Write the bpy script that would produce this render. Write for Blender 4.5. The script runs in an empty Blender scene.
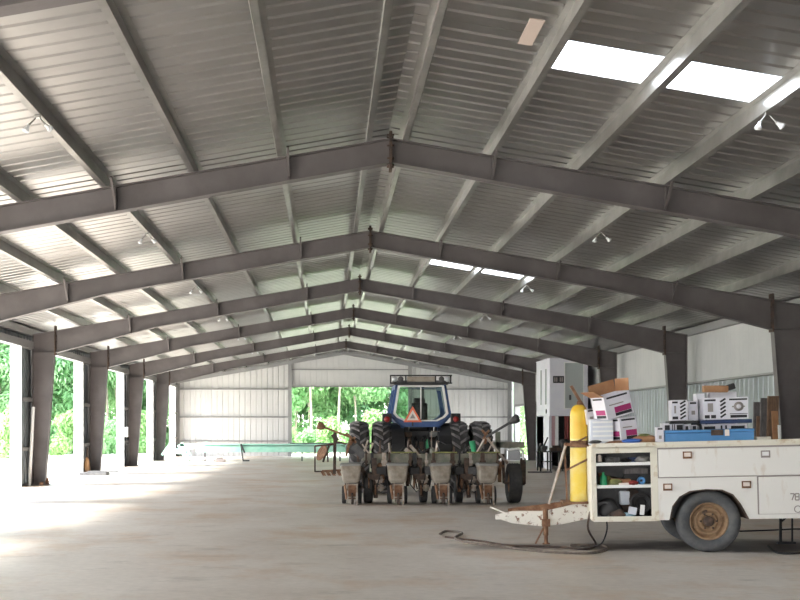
import bpy, math, random
from mathutils import Vector, Matrix
R_ = random.Random(7)
PI = math.pi
sc = bpy.context.scene
COL = sc.collection
EYE = 1.6; CX = -0.91; F = 1140.0; VX = 327.0; VY = 427.0

def at(px, py, Y):
    """measured photo point at a known real depth Y -> place in metres"""
    s = F / Y
    return Vector((CX + (px - VX) / s, Y, EYE - (py - VY) / s))

# ------------------------------------------------------------------ materials
def mat(name, c, rough=0.6, metal=0.0, c2=None, scale=3.0, lo=0.4, hi=0.65, bump=0.0, bscale=40.0,
        stretch=(1, 1, 1), detail=5.0, spec=0.5, trans=0.0):
    m = bpy.data.materials.new(name); m.use_nodes = True
    nt = m.node_tree; b = nt.nodes['Principled BSDF']
    b.inputs['Base Color'].default_value = (*c, 1)
    b.inputs['Roughness'].default_value = rough
    b.inputs['Metallic'].default_value = metal
    b.inputs['Specular IOR Level'].default_value = spec
    b.inputs['Transmission Weight'].default_value = trans
    tc = nt.nodes.new('ShaderNodeTexCoord'); mp = nt.nodes.new('ShaderNodeMapping')
    mp.inputs['Scale'].default_value = stretch
    nt.links.new(tc.outputs['Object'], mp.inputs['Vector'])
    if c2 is not None:
        n = nt.nodes.new('ShaderNodeTexNoise'); n.inputs['Scale'].default_value = scale
        n.inputs['Detail'].default_value = detail; n.inputs['Roughness'].default_value = 0.62
        r = nt.nodes.new('ShaderNodeValToRGB')
        r.color_ramp.elements[0].position = lo; r.color_ramp.elements[1].position = hi
        r.color_ramp.elements[0].color = (*c, 1); r.color_ramp.elements[1].color = (*c2, 1)
        nt.links.new(mp.outputs[0], n.inputs['Vector'])
        nt.links.new(n.outputs['Fac'], r.inputs['Fac']); nt.links.new(r.outputs['Color'], b.inputs['Base Color'])
    if bump:
        n2 = nt.nodes.new('ShaderNodeTexNoise'); n2.inputs['Scale'].default_value = bscale
        nt.links.new(mp.outputs[0], n2.inputs['Vector'])
        bp = nt.nodes.new('ShaderNodeBump'); bp.inputs['Strength'].default_value = bump
        bp.inputs['Distance'].default_value = 0.02
        nt.links.new(n2.outputs['Fac'], bp.inputs['Height']); nt.links.new(bp.outputs['Normal'], b.inputs['Normal'])
    return m

M = {}
M['primer'] = mat('primer_steel', (0.112, 0.098, 0.098), 0.5, 0.0, (0.15, 0.133, 0.135), 1.2, bump=0.05)
M['galv'] = mat('galvanised_steel', (0.36, 0.355, 0.34), 0.33, 0.85, (0.46, 0.455, 0.44), 2.0, bump=0.02)
M['roof'] = mat('roof_sheet', (0.40, 0.395, 0.385), 0.31, 0.9, (0.47, 0.465, 0.455), 0.8, bump=0.03, bscale=3)
M['wall'] = mat('wall_sheet', (0.60, 0.60, 0.60), 0.45, 0.1, (0.66, 0.655, 0.65), 0.6)
M['liner'] = mat('white_liner', (0.52, 0.53, 0.53), 0.5, 0.0, (0.58, 0.585, 0.58), 0.7, bump=0.05, bscale=2)
M['dullsheet'] = mat('dull_wall_sheet', (0.22, 0.24, 0.255), 0.4, 0.5, (0.32, 0.34, 0.355), 0.9, stretch=(1, 1, .3))
M['trimw'] = mat('white_trim', (0.82, 0.83, 0.83), 0.5)
M['girt'] = mat('grey_girt', (0.30, 0.30, 0.30), 0.45, 0.3)
M['rubber'] = mat('tyre_rubber', (0.028, 0.028, 0.03), 0.75, 0, (0.055, 0.052, 0.05), 6, bump=0.1)
M['lug'] = mat('dusty_rubber_lugs', (0.13, 0.12, 0.125), 0.75, 0, (0.19, 0.18, 0.18), 6)
M['rubber_grey'] = mat('dusty_tyre_rubber', (0.075, 0.08, 0.088), 0.8, 0, (0.13, 0.13, 0.13), 5, bump=0.1)
M['rust'] = mat('rusty_steel', (0.16, 0.075, 0.04), 0.8, 0.1, (0.30, 0.17, 0.10), 9, bump=0.2)
M['rustdark'] = mat('dark_rusty_steel', (0.055, 0.04, 0.035), 0.75, 0.2, (0.14, 0.09, 0.065), 8, bump=0.2)
M['rim'] = mat('rusty_tan_rim', (0.33, 0.22, 0.13), 0.7, 0.1, (0.20, 0.12, 0.07), 9, .45, .7, bump=0.1)
M['white'] = mat('worn_white_paint', (0.80, 0.79, 0.76), 0.42, 0, (0.55, 0.43, 0.32), 3.4, .57, .80, stretch=(1.4, 1, .5))
M['cream'] = mat('cream_paint', (0.76, 0.73, 0.63), 0.5, 0, (0.48, 0.34, 0.18), 6, .56, .74)
M['whiterust'] = mat('rust_spotted_white_paint', (0.80, 0.77, 0.70), 0.55, 0, (0.22, 0.11, 0.06), 13, .55, .62)
M['yellow'] = mat('yellow_paint', (0.86, 0.64, 0.10), 0.42, 0, (0.88, 0.74, 0.28), 4)
M['amber'] = mat('amber_paint', (0.80, 0.46, 0.03), 0.4, 0, (0.80, 0.55, 0.06), 4)
M['blue'] = mat('blue_paint', (0.022, 0.065, 0.20), 0.35, 0, (0.035, 0.095, 0.27), 4)
M['toolblue'] = mat('toolbox_blue', (0.06, 0.22, 0.48), 0.4, 0, (0.09, 0.27, 0.55), 3)
M['black'] = mat('black_parts', (0.018, 0.018, 0.02), 0.55)
M['darkgrey'] = mat('dark_grey_parts', (0.06, 0.06, 0.065), 0.6, 0, (0.10, 0.10, 0.10), 6)
M['red'] = mat('red_plastic', (0.25, 0.02, 0.018), 0.35)
M['orange'] = mat('orange_red_border', (0.80, 0.17, 0.08), 0.4)
M['pale'] = mat('pale_reflective', (0.80, 0.72, 0.66), 0.4)
M['hopper'] = mat('dusty_tan_plastic', (0.36, 0.32, 0.27), 0.65, 0, (0.22, 0.18, 0.14), 5, bump=.05)
M['hoplid'] = mat('grey_lid_plastic', (0.24, 0.24, 0.23), 0.6)
M['planter_green'] = mat('faded_green_grey_paint', (0.13, 0.145, 0.11), 0.6, 0, (0.26, 0.23, 0.19), 5)
M['steelbar'] = mat('worn_pale_steel', (0.42, 0.38, 0.34), 0.55, 0.3, (0.28, 0.21, 0.16), 10)
M['shiny'] = mat('shiny_tin', (0.55, 0.57, 0.60), 0.3, 0.8)
M['olive'] = mat('olive_paint', (0.25, 0.26, 0.08), 0.6, 0, (0.14, 0.15, 0.06), 8)
M['seagreen'] = mat('faded_sea_green_paint', (0.36, 0.76, 0.60), 0.5, 0, (0.50, 0.84, 0.70), 2)
M['green'] = mat('bright_green_plastic', (0.03, 0.32, 0.14), 0.4)
M['cardboard'] = mat('brown_cardboard', (0.36, 0.18, 0.09), 0.85, 0, (0.42, 0.23, 0.12), 6)
M['carton'] = mat('white_carton', (0.70, 0.69, 0.75), 0.6, 0, (0.78, 0.77, 0.82), 4)
M['ink'] = mat('black_print', (0.02, 0.02, 0.025), 0.6)
M['greyink'] = mat('grey_print', (0.30, 0.27, 0.26), 0.6)
M['magenta'] = mat('magenta_print', (0.40, 0.03, 0.16), 0.6)
M['cabin'] = mat('pale_lilac_white_paint', (0.74, 0.74, 0.82), 0.45, 0, (0.80, 0.80, 0.86), 1.5)
M['pink'] = mat('faded_pink_paint', (0.62, 0.40, 0.42), 0.6)
M['wood'] = mat('old_brown_board', (0.20, 0.12, 0.075), 0.8, 0, (0.10, 0.065, 0.045), 5, stretch=(6, 6, 1))
M['woodgrey'] = mat('weathered_grey_board', (0.16, 0.15, 0.15), 0.8, 0, (0.10, 0.09, 0.09), 5, stretch=(6, 6, 1))
M['cloth'] = mat('pale_blue_cloth', (0.42, 0.62, 0.72), 0.9)
M['bluecloth'] = mat('blue_cloth', (0.06, 0.15, 0.50), 0.9)
M['tanpaper'] = mat('tan_paper', (0.55, 0.45, 0.40), 0.8)
M['bulb'] = mat('white_bulb_glass', (0.85, 0.87, 0.90), 0.15)
M['bark'] = mat('pale_bark', (0.42, 0.38, 0.32), 0.9, 0, (0.25, 0.21, 0.17), 6, stretch=(3, 3, .6), bump=.3)
M['navy'] = mat('navy_plastic', (0.02, 0.045, 0.13), 0.5)
M['straw'] = mat('straw_bristle', (0.45, 0.25, 0.12), 0.9)
M['hose'] = mat('dusty_hose_rubber', (0.11, 0.09, 0.075), 0.7, 0, (0.2, 0.16, 0.13), 20)
M['milky'] = mat('milky_plastic', (0.62, 0.66, 0.74), 0.35, 0, (0.70, 0.74, 0.80), 5)

def leafmat(name, c, c2):
    m = bpy.data.materials.new(name); m.use_nodes = True
    nt = m.node_tree; b = nt.nodes['Principled BSDF']; out = nt.nodes['Material Output']
    n = nt.nodes.new('ShaderNodeTexNoise'); n.inputs['Scale'].default_value = 0.9
    tc = nt.nodes.new('ShaderNodeTexCoord'); nt.links.new(tc.outputs['Object'], n.inputs['Vector'])
    r = nt.nodes.new('ShaderNodeValToRGB'); r.color_ramp.elements[0].position = .35; r.color_ramp.elements[1].position = .68
    r.color_ramp.elements[0].color = (*c, 1); r.color_ramp.elements[1].color = (*c2, 1)
    nt.links.new(n.outputs['Fac'], r.inputs['Fac']); nt.links.new(r.outputs['Color'], b.inputs['Base Color'])
    b.inputs['Roughness'].default_value = .6
    t = nt.nodes.new('ShaderNodeBsdfTranslucent'); nt.links.new(r.outputs['Color'], t.inputs['Color'])
    mx = nt.nodes.new('ShaderNodeMixShader'); mx.inputs['Fac'].default_value = .4
    nt.links.new(b.outputs[0], mx.inputs[1]); nt.links.new(t.outputs[0], mx.inputs[2]); nt.links.new(mx.outputs[0], out.inputs['Surface'])
    return m
M['leaf_a'] = leafmat('light_green_leaves', (0.20, 0.42, 0.17), (0.42, 0.62, 0.34))
M['leaf_b'] = leafmat('mid_green_leaves', (0.13, 0.30, 0.13), (0.30, 0.50, 0.25))
M['leaf_c'] = leafmat('yellow_green_leaves', (0.18, 0.36, 0.12), (0.36, 0.54, 0.22))

def skymat():
    m = bpy.data.materials.new('translucent_roof_panel'); m.use_nodes = True
    nt = m.node_tree; b = nt.nodes['Principled BSDF']; out = nt.nodes['Material Output']
    b.inputs['Base Color'].default_value = (.85, .87, .85, 1); b.inputs['Roughness'].default_value = .5
    t = nt.nodes.new('ShaderNodeBsdfTranslucent'); t.inputs['Color'].default_value = (.9, .92, .93, 1)
    mx = nt.nodes.new('ShaderNodeMixShader'); mx.inputs['Fac'].default_value = .75
    nt.links.new(b.outputs[0], mx.inputs[1]); nt.links.new(t.outputs[0], mx.inputs[2]); nt.links.new(mx.outputs[0], out.inputs['Surface'])
    return m
M['sky'] = skymat()
def glassmat():
    m = bpy.data.materials.new('tinted_cab_glass'); m.use_nodes = True
    nt = m.node_tree; nt.nodes.remove(nt.nodes['Principled BSDF']); out = nt.nodes['Material Output']
    t = nt.nodes.new('ShaderNodeBsdfTransparent'); t.inputs['Color'].default_value = (.84, .90, .87, 1)
    g = nt.nodes.new('ShaderNodeBsdfGlossy'); g.inputs['Roughness'].default_value = .03
    fr = nt.nodes.new('ShaderNodeFresnel'); fr.inputs['IOR'].default_value = 1.5
    mx = nt.nodes.new('ShaderNodeMixShader')
    nt.links.new(fr.outputs[0], mx.inputs[0]); nt.links.new(t.outputs[0], mx.inputs[1]); nt.links.new(g.outputs[0], mx.inputs[2])
    nt.links.new(mx.outputs[0], out.inputs['Surface'])
    return m
M['glass'] = glassmat()
M['pane'] = mat('dusty_grey_glass', (0.42, 0.46, 0.46), 0.15)

def floormat():
    m = bpy.data.materials.new('concrete_floor'); m.use_nodes = True
    nt = m.node_tree; b = nt.nodes['Principled BSDF']; L = nt.links
    tc = nt.nodes.new('ShaderNodeTexCoord')
    def noise(scale, st, det=6, rough=.6):
        mp = nt.nodes.new('ShaderNodeMapping'); mp.inputs['Scale'].default_value = st
        L.new(tc.outputs['Object'], mp.inputs['Vector'])
        n = nt.nodes.new('ShaderNodeTexNoise'); n.inputs['Scale'].default_value = scale; n.inputs['Detail'].default_value = det
        n.inputs['Roughness'].default_value = rough
        L.new(mp.outputs[0], n.inputs['Vector']); return n
    def ramp(n, p0, c0, p1, c1):
        r = nt.nodes.new('ShaderNodeValToRGB'); e = r.color_ramp.elements
        e[0].position = p0; e[0].color = (*c0, 1); e[1].position = p1; e[1].color = (*c1, 1)
        L.new(n.outputs['Fac'], r.inputs['Fac']); return r
    def mix(fac, a, bb, mode='MIX'):
        x = nt.nodes.new('ShaderNodeMix'); x.data_type = 'RGBA'; x.blend_type = mode
        if isinstance(fac, float): x.inputs['Factor'].default_value = fac
        else: L.new(fac, x.inputs['Factor'])
        L.new(a, x.inputs['A'])
        if isinstance(bb, tuple): x.inputs['B'].default_value = (*bb, 1)
        else: L.new(bb, x.inputs['B'])
        return x.outputs['Result']
    base = ramp(noise(.35, (1, .6, 1)), .35, (.60, .535, .47), .68, (.74, .69, .63))
    fine = ramp(noise(9, (1, 1, 1)), .3, (.86, .86, .86), .7, (1.0, 1.0, 1.0))
    c = mix(1.0, base.outputs['Color'], fine.outputs['Color'], 'MULTIPLY')
    rustf = ramp(noise(.5, (1, .8, 1), 8, .7), .50, (0, 0, 0), .70, (.7, .7, .7))
    c = mix(rustf.outputs['Color'], c, (.50, .31, .17))
    scr = ramp(noise(1.2, (.8, 1.7, 1), 8, .72), .56, (0, 0, 0), .70, (.45, .45, .45))
    c = mix(scr.outputs['Color'], c, (.20, .17, .145))
    # oil soaked patches under and beside the trailer, deepened to paint in its shadow
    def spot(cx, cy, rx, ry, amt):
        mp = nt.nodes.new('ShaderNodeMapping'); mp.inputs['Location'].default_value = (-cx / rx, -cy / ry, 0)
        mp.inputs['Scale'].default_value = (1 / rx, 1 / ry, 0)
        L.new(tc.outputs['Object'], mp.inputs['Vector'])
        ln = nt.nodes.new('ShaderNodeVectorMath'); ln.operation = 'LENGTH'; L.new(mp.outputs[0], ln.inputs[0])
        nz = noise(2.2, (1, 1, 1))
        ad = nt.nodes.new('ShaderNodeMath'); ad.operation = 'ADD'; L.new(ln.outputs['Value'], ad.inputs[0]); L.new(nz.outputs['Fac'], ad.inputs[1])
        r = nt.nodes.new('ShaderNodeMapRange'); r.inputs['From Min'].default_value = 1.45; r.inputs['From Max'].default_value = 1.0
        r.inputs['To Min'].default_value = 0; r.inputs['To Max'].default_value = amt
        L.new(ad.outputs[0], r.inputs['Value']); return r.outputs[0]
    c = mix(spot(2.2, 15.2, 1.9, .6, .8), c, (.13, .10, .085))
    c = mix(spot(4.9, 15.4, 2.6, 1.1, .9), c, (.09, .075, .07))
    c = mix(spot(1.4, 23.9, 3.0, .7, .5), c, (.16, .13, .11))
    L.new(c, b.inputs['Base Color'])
    rr = ramp(noise(1.1, (1, 1, 1)), .3, (.38, .38, .38), .7, (.6, .6, .6)); L.new(rr.outputs['Color'], b.inputs['Roughness'])
    b.inputs['Specular IOR Level'].default_value = .45
    bp = nt.nodes.new('ShaderNodeBump'); bp.inputs['Strength'].default_value = .12; bp.inputs['Distance'].default_value = .02
    L.new(noise(14, (1, 1, 1)).outputs['Fac'], bp.inputs['Height']); L.new(bp.outputs['Normal'], b.inputs['Normal'])
    return m
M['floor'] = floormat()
M['ground'] = mat('bleached_grass_ground', (0.46, 0.44, 0.35), 0.95, 0, (0.60, 0.57, 0.50), 0.25, .35, .6, bump=.3, bscale=6)

# ------------------------------------------------------------------ mesh builder
class MB:
    def __init__(s): s.v = []; s.f = []; s.m = []; s.sm = []; s.T = Matrix.Identity(4)
    def add(s, vs, fs, mi=0, smooth=False):
        b = len(s.v); s.v += [tuple(s.T @ Vector(v)) for v in vs]
        for k in fs: s.f.append([b + i for i in k]); s.m.append(mi); s.sm.append(smooth)
        return s
    def box(s, x0, x1, y0, y1, z0, z1, mi=0):
        v = [(x, y, z) for z in (z0, z1) for y in (y0, y1) for x in (x0, x1)]
        return s.add(v, [(0, 2, 3, 1), (4, 5, 7, 6), (0, 1, 5, 4), (2, 6, 7, 3), (0, 4, 6, 2), (1, 3, 7, 5)], mi)
    def cbox(s, c, d, mi=0):
        return s.box(c[0] - d[0] / 2, c[0] + d[0] / 2, c[1] - d[1] / 2, c[1] + d[1] / 2, c[2] - d[2] / 2, c[2] + d[2] / 2, mi)
    def bar(s, a, b, w, h, up=(0, 0, 1), mi=0):
        a = Vector(a); b = Vector(b); d = (b - a).normalized(); u = Vector(up)
        sd = d.cross(u)
        if sd.length < 1e-4: sd = d.cross(Vector((1, 0, 0)))
        sd.normalize(); u = sd.cross(d)
        v = []
        for p in (a, b):
            for i, j in ((-1, -1), (1, -1), (1, 1), (-1, 1)): v.append(p + sd * (i * w / 2) + u * (j * h / 2))
        return s.add(v, [(0, 1, 2, 3), (7, 6, 5, 4), (0, 4, 5, 1), (1, 5, 6, 2), (2, 6, 7, 3), (3, 7, 4, 0)], mi)
    def tube(s, pts, r, n=8, mi=0, caps=True):
        pts = [Vector(p) for p in pts]; rs = r if isinstance(r, (list, tuple)) else [r] * len(pts)
        vs = []; fs = []; ref = None
        for i, p in enumerate(pts):
            d = (pts[min(i + 1, len(pts) - 1)] - pts[max(i - 1, 0)]).normalized()
            if ref is None: ref = d.orthogonal().normalized()
            ref = (ref - d * ref.dot(d))
            ref = ref.normalized() if ref.length > 1e-6 else d.orthogonal().normalized()
            q = d.cross(ref)
            for k in range(n):
                t = 2 * PI * k / n; vs.append(p + (ref * math.cos(t) + q * math.sin(t)) * rs[i])
        for i in range(len(pts) - 1):
            for k in range(n):
                k2 = (k + 1) % n; fs.append((i * n + k, i * n + k2, (i + 1) * n + k2, (i + 1) * n + k))
        s.add(vs, fs, mi, True)
        if caps:
            e = len(pts) - 1
            s.add([vs[k] for k in range(n)], [tuple(range(n))[::-1]], mi); s.add([vs[e * n + k] for k in range(n)], [tuple(range(n))], mi)
        return s
    def lathe(s, prof, c=(0, 0, 0), axis='z', n=24, mi=0, closed=False):
        c = Vector(c); vs = []; fs = []
        for (r, h) in prof:
            for k in range(n):
                t = 2 * PI * k / n; a, b = r * math.cos(t), r * math.sin(t)
                vs.append(c + Vector({'z': (a, b, h), 'x': (h, a, b), 'y': (a, h, b)}[axis]))
        P = len(prof)
        for i in range(P if closed else P - 1):
            j = (i + 1) % P
            for k in range(n):
                k2 = (k + 1) % n; fs.append((i * n + k, i * n + k2, j * n + k2, j * n + k))
        return s.add(vs, fs, mi, True)
    def prism(s, poly, y0, y1, mi=0, plane='xz'):
        n = len(poly)
        def P(u, v, w): return {'xz': (u, w, v), 'xy': (u, v, w), 'yz': (w, u, v)}[plane]
        v = [P(a, b, y0) for a, b in poly] + [P(a, b, y1) for a, b in poly]
        f = [tuple(range(n)), tuple(range(n, 2 * n))[::-1]] + [(i, i + n, (i + 1) % n + n, (i + 1) % n) for i in range(n)]
        return s.add(v, f, mi)
    def build(s, name, mats, parent=None, loc=None, bevel=0, recalc=True):
        me = bpy.data.meshes.new(name); me.from_pydata(s.v, [], s.f)
        if not isinstance(mats, (list, tuple)): mats = [mats]
        for m in mats: me.materials.append(M[m] if isinstance(m, str) else m)
        me.polygons.foreach_set('material_index', s.m); me.polygons.foreach_set('use_smooth', s.sm)
        me.update()
        if recalc:
            import bmesh
            bm = bmesh.new(); bm.from_mesh(me); bmesh.ops.recalc_face_normals(bm, faces=bm.faces); bm.to_mesh(me); bm.free()
        o = bpy.data.objects.new(name, me); COL.objects.link(o)
        if parent is not None: o.parent = parent
        if loc is not None: o.location = loc
        if bevel:
            md = o.modifiers.new('bevel', 'BEVEL'); md.width = bevel; md.segments = 2; md.limit_method = 'ANGLE'
        return o

def tag(o, label=None, cat=None, group=None, kind=None):
    if label: o['label'] = label
    if cat: o['category'] = cat
    if group: o['group'] = group
    if kind: o['kind'] = kind
    return o
def empty(name, loc, label=None, cat=None, group=None, rz=0):
    o = bpy.data.objects.new(name, None); COL.objects.link(o); o.location = loc; o.rotation_euler = (0, 0, rz)
    o.empty_display_size = .1
    return tag(o, label, cat, group)
def copy_tree(o, parent=None):
    c = o.copy(); COL.objects.link(c)
    if parent is not None: c.parent = parent
    for ch in [x for x in bpy.data.objects if x.parent == o]: copy_tree(ch, c)
    return c
def struct(o): o['kind'] = 'structure'; return o

# ------------------------------------------------------------------ building
FR = [1.06 + 7.64 * k for k in range(9)];            # frame lines along the length, the last is the end wall
ENDY = FR[8] ; Y0 = -14.22  # shed continued unseen behind the camera to darken the interior
HT = EYE + 4.12; SL = 0.172                          # rafter top at the ridge, roof slope
def rt(x): return HT - SL * abs(x)                   # rafter top
WX = 9.25; EAVE = 9.12

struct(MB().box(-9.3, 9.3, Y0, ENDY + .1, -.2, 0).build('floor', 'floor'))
g = MB(); g.box(-160, 160, -60, 260, -.32, -.06)
struct(g.build('ground', 'ground'))

def sheet_v(x0, x1, y0, y1, sgn):
    """ribbed roof sheet, ribs run up the slope; profile along y"""
    pts = []; y = y0; p = .305
    while y < y1 - 1e-4:
        e = min(y + p, y1)
        pts += [(y, 0), (min(y + .215, e), 0), (min(y + .235, e), .036), (min(y + .27, e), .036), (min(y + .29, e), 0)]
        y += p
    pts.append((y1, 0))
    vs = []; fs = []
    for (yy, h) in pts:
        for x in (x0, x1): vs.append((sgn * x, yy, rt(x) + .205 + h))
    for i in range(len(pts) - 1): fs.append((2 * i, 2 * i + 1, 2 * i + 3, 2 * i + 2))
    return vs, fs
SK = [(FR[1] + 3.23, FR[1] + 4.15), (FR[3] + 3.35, FR[3] + 4.25), (FR[5] + 3.35, FR[5] + 4.25)]
mb = MB(); mb.add(*sheet_v(0, 9.5, Y0, ENDY + .2, -1)); struct(mb.build('ceiling_left', 'roof', recalc=False))
mb = MB(); yy = Y0
for (a, b) in SK:
    mb.add(*sheet_v(0, 9.5, yy, a, 1)); mb.add(*sheet_v(0, 1.42, a, b, 1)); mb.add(*sheet_v(3.86, 9.5, a, b, 1)); yy = b
mb.add(*sheet_v(0, 9.5, yy, ENDY + .2, 1)); struct(mb.build('ceiling_right', 'roof', recalc=False))
for i, (a, b) in enumerate(SK):
    mb = MB(); mb.add(*sheet_v(1.42, 3.86, a, b, 1)); struct(mb.build('window_%d' % (i + 1), 'sky', recalc=False))
mb = MB()                                            # ridge cap seen from below
mb.add([(-.24, Y0, rt(.24) + .245), (0, Y0, rt(0) + .245), (.24, Y0, rt(.24) + .245), (-.24, ENDY, rt(.24) + .245), (0, ENDY, rt(0) + .245), (.24, ENDY, rt(.24) + .245)],
       [(0, 1, 4, 3), (1, 2, 5, 4)])
struct(mb.build('trim_1', 'roof', recalc=False))

ORD = ['nearest the camera', 'second from the camera', 'third from the camera', 'fourth from the camera', 'fifth from the camera', 'sixth from the camera', 'seventh from the camera', 'eighth from the camera']
def i_member(mb, st, yc, fw=.2, tf=.014, tw=.01):
    """st: list of ((x,z) outer, (x,z) inner) stations -> web with two flanges"""
    for i in range(len(st) - 1):
        (a, b), (c, d) = st[i], st[i + 1]
        mb.prism([a, b, d, c], yc - tw / 2, yc + tw / 2)
        for p, q in ((a, c), (b, d)):
            P = Vector((p[0], yc, p[1])); Q = Vector((q[0], yc, q[1])); mb.bar(P, Q, fw, tf, up=(0, 0, 1) if abs(p[0] - q[0]) > abs(p[1] - q[1]) else (1, 0, 0))
def portal(k, Y):
    root = empty('portal_frame', (0, Y, 0), 'brown-grey tapered steel portal frame, %s' % (
        'just above the top left corner of the view' if k == 1 else 'overhead behind the view' if k == 0 else ORD[k - 2] + ' of the whole frames'), 'steel frame', 'steel portal frames')
    dep = lambda x: .34 + .006 * x if x < 5.6 else .374 + (x - 5.6) * .085
    for s in (-1, 1):
        m = MB(); xs = [0.0, 1.5, 3, 4.5, 5.6, 7.0, 8.42]
        i_member(m, [((s * x, rt(x) - .008), (s * x, rt(x) - dep(x))) for x in xs], 0)
        # flange braces and web stiffeners
        for x in (1.46, 3.93, 6.35):
            m.prism([(s * x - .006, rt(x)), (s * x + .006, rt(x)), (s * x + .006, rt(x) - dep(x)), (s * x - .006, rt(x) - dep(x))], -.09, .09)
            for sy in (-1, 1): m.bar((s * x, sy * .02, rt(x) - dep(x) + .02), (s * x, sy * .42, rt(x) + .05), .035, .035)
        raf = m.build('rafter', 'primer', root)
        m = MB(); xp = 8.43
        m.box(s * xp - .009, s * xp + .009, -.105, .105, rt(xp) - dep(xp) - .06, rt(xp) + .13)
        m.box(s * xp - .009 + s * .019, s * xp + .009 + s * .019, -.105, .105, rt(xp) - dep(xp) - .06, rt(xp) + .13)
        for zz in (.05, .2, .35, .52):
            for sy in (-.06, .06): m.lathe([(0, -.02), (.014, -.02), (.014, .05), (0, .05)], (s * (xp) - .012, sy, rt(xp) + .06 - zz * 1.05), 'x', 6)
        m.build('knee_splice_plate', 'rustdark', root)
        m = MB()
        zt = rt(9.05) - .01
        i_member(m, [((s * 9.05, 0.02), (s * 8.72, 0.02)), ((s * 9.05, rt(8.46) - .60), (s * 8.46, rt(8.46) - .60)), ((s * 9.05, zt), (s * 8.46, rt(8.46) - .01))], 0)
        m.bar((s * 9.05, 0, zt), (s * 8.46, 0, rt(8.46) - .01), .2, .014)
        m.box(min(s * 8.46, s * 9.05), max(s * 8.46, s * 9.05), -.1, .1, rt(8.46) - .61, rt(8.46) - .595)
        m.box(min(s * 8.62, s * 9.1), max(s * 8.62, s * 9.1), -.13, .13, 0.0, .02)
        m.build('column', 'primer', root)
    m = MB(); m.box(-.02, -.002, -.105, .105, rt(0) - .45, rt(0) + .10); m.box(.002, .02, -.105, .105, rt(0) - .45, rt(0) + .10)
    for zz in (-.38, -.28, -.1, .05):
        for sy in (-.06, .06): m.lathe([(0, -.05), (.014, -.05), (.014, .05), (0, .05)], (0, sy, rt(0) + zz), 'x', 6)
    m.build('ridge_splice_plate', 'rustdark', root)
for k in range(8): portal(k, FR[k])

NUM = ['first', 'second', 'third', 'fourth', 'fifth', 'sixth', 'seventh']
PX = {-1: [.28, 1.54, 2.80, 4.05, 5.25, 6.45, 7.65], 1: [.18, 1.43, 2.66, 3.89, 5.11, 6.33, 7.55]}
for s in (-1, 1):
    for i, x in enumerate(PX[s]):
        m = MB(); t = .006; d = Vector((1, 0, -SL)).normalized(); up = Vector((SL, 0, 1)).normalized()
        # Z section: web, bottom flange down-slope, top flange up-slope, small lips
        def P(u, v): q = Vector((x, 0, rt(x))) + d * u + up * v; return (s * q.x, q.z)
        for poly in ([P(-t/2, 0), P(t/2, 0), P(t/2, .2), P(-t/2, .2)], [P(0, 0), P(.075, 0), P(.075, t), P(0, t)], [P(.069, 0), P(.075, 0), P(.082, .022), P(.076, .022)],
                     [P(-.075, .2 - t), P(0, .2 - t), P(0, .2), P(-.075, .2)]):
            m.prism(poly, Y0, ENDY + .05)
        o = m.build('roof_purlin', 'galv')
        tag(o, '%s long galvanised roof purlin to the %s of the ridge line' % (NUM[i], 'left' if s < 0 else 'right'), 'purlin', 'roof purlins')
for s, nm in ((-1, 'trim_2'), (1, 'trim_3')):       # eave struts
    m = MB(); m.box(min(s * 9.06, s * 9.24), max(s * 9.06, s * 9.24), Y0, ENDY, rt(9.1) - .02, rt(9.1) + .17); struct(m.build(nm, 'girt'))

def vsheet(plane, c, u0, u1, zb, zt, flip=1, h=.03, pitch=.305):
    """wall sheet with vertical ribs. plane 'x': wall at x=c running along y; plane 'y': wall at y=c along x. zb, zt: functions of u"""
    m = []; u = u0; pts = []
    while u < u1 - 1e-4:
        e = min(u + pitch, u1)
        pts += [(u, 0), (min(u + .2, e), 0), (min(u + .225, e), h), (min(u + .275, e), h), (min(u + .30, e), 0)]; u += pitch
    pts.append((u1, 0)); vs = []; fs = []
    for (q, hh) in pts:
        for z in (zb(q), zt(q)):
            vs.append((c + flip * hh, q, z) if plane == 'x' else (q, c + flip * hh, z))
    for i in range(len(pts) - 1): fs.append((2 * i, 2 * i + 1, 2 * i + 3, 2 * i + 2))
    return vs, fs
K = lambda v: (lambda u: v)
# left side: short sheeted returns beside each column, header above the openings
m = MB(); j = MB(); gg = MB(); OT = 3.76
m.add(*vsheet('x', -9.27, Y0, ENDY, K(OT), K(rt(9.2) + .2), -1))
for k in range(-1, 9):
    fy = 1.06 + 7.64 * k
    a, b = fy - 1.3, fy + (.55 if k < 8 else 0)
    m.add(*vsheet('x', -9.27, a, b, K(0), K(OT), -1))
    gg.box(-9.24, -9.06, a + .02, b, .95, 1.05); gg.box(-9.24, -9.06, a + .02, b, 2.3, 2.4)
    j.box(-9.33, -9.03, a - .03, a, 0, OT)
    gg.box(-9.22, -9.04, a, a + .08, 0, OT)
    if k < 8: j.box(-9.33, -9.03, b, b + .03, 0, OT); gg.box(-9.22, -9.04, b - .08, b, 0, OT)
gg.box(-9.24, -9.04, Y0, ENDY, OT, OT + .2)
struct(m.build('wall_left', 'dullsheet', recalc=False)); struct(j.build('trim_4', 'trimw')); struct(gg.build('trim_5', 'girt'))
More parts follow.
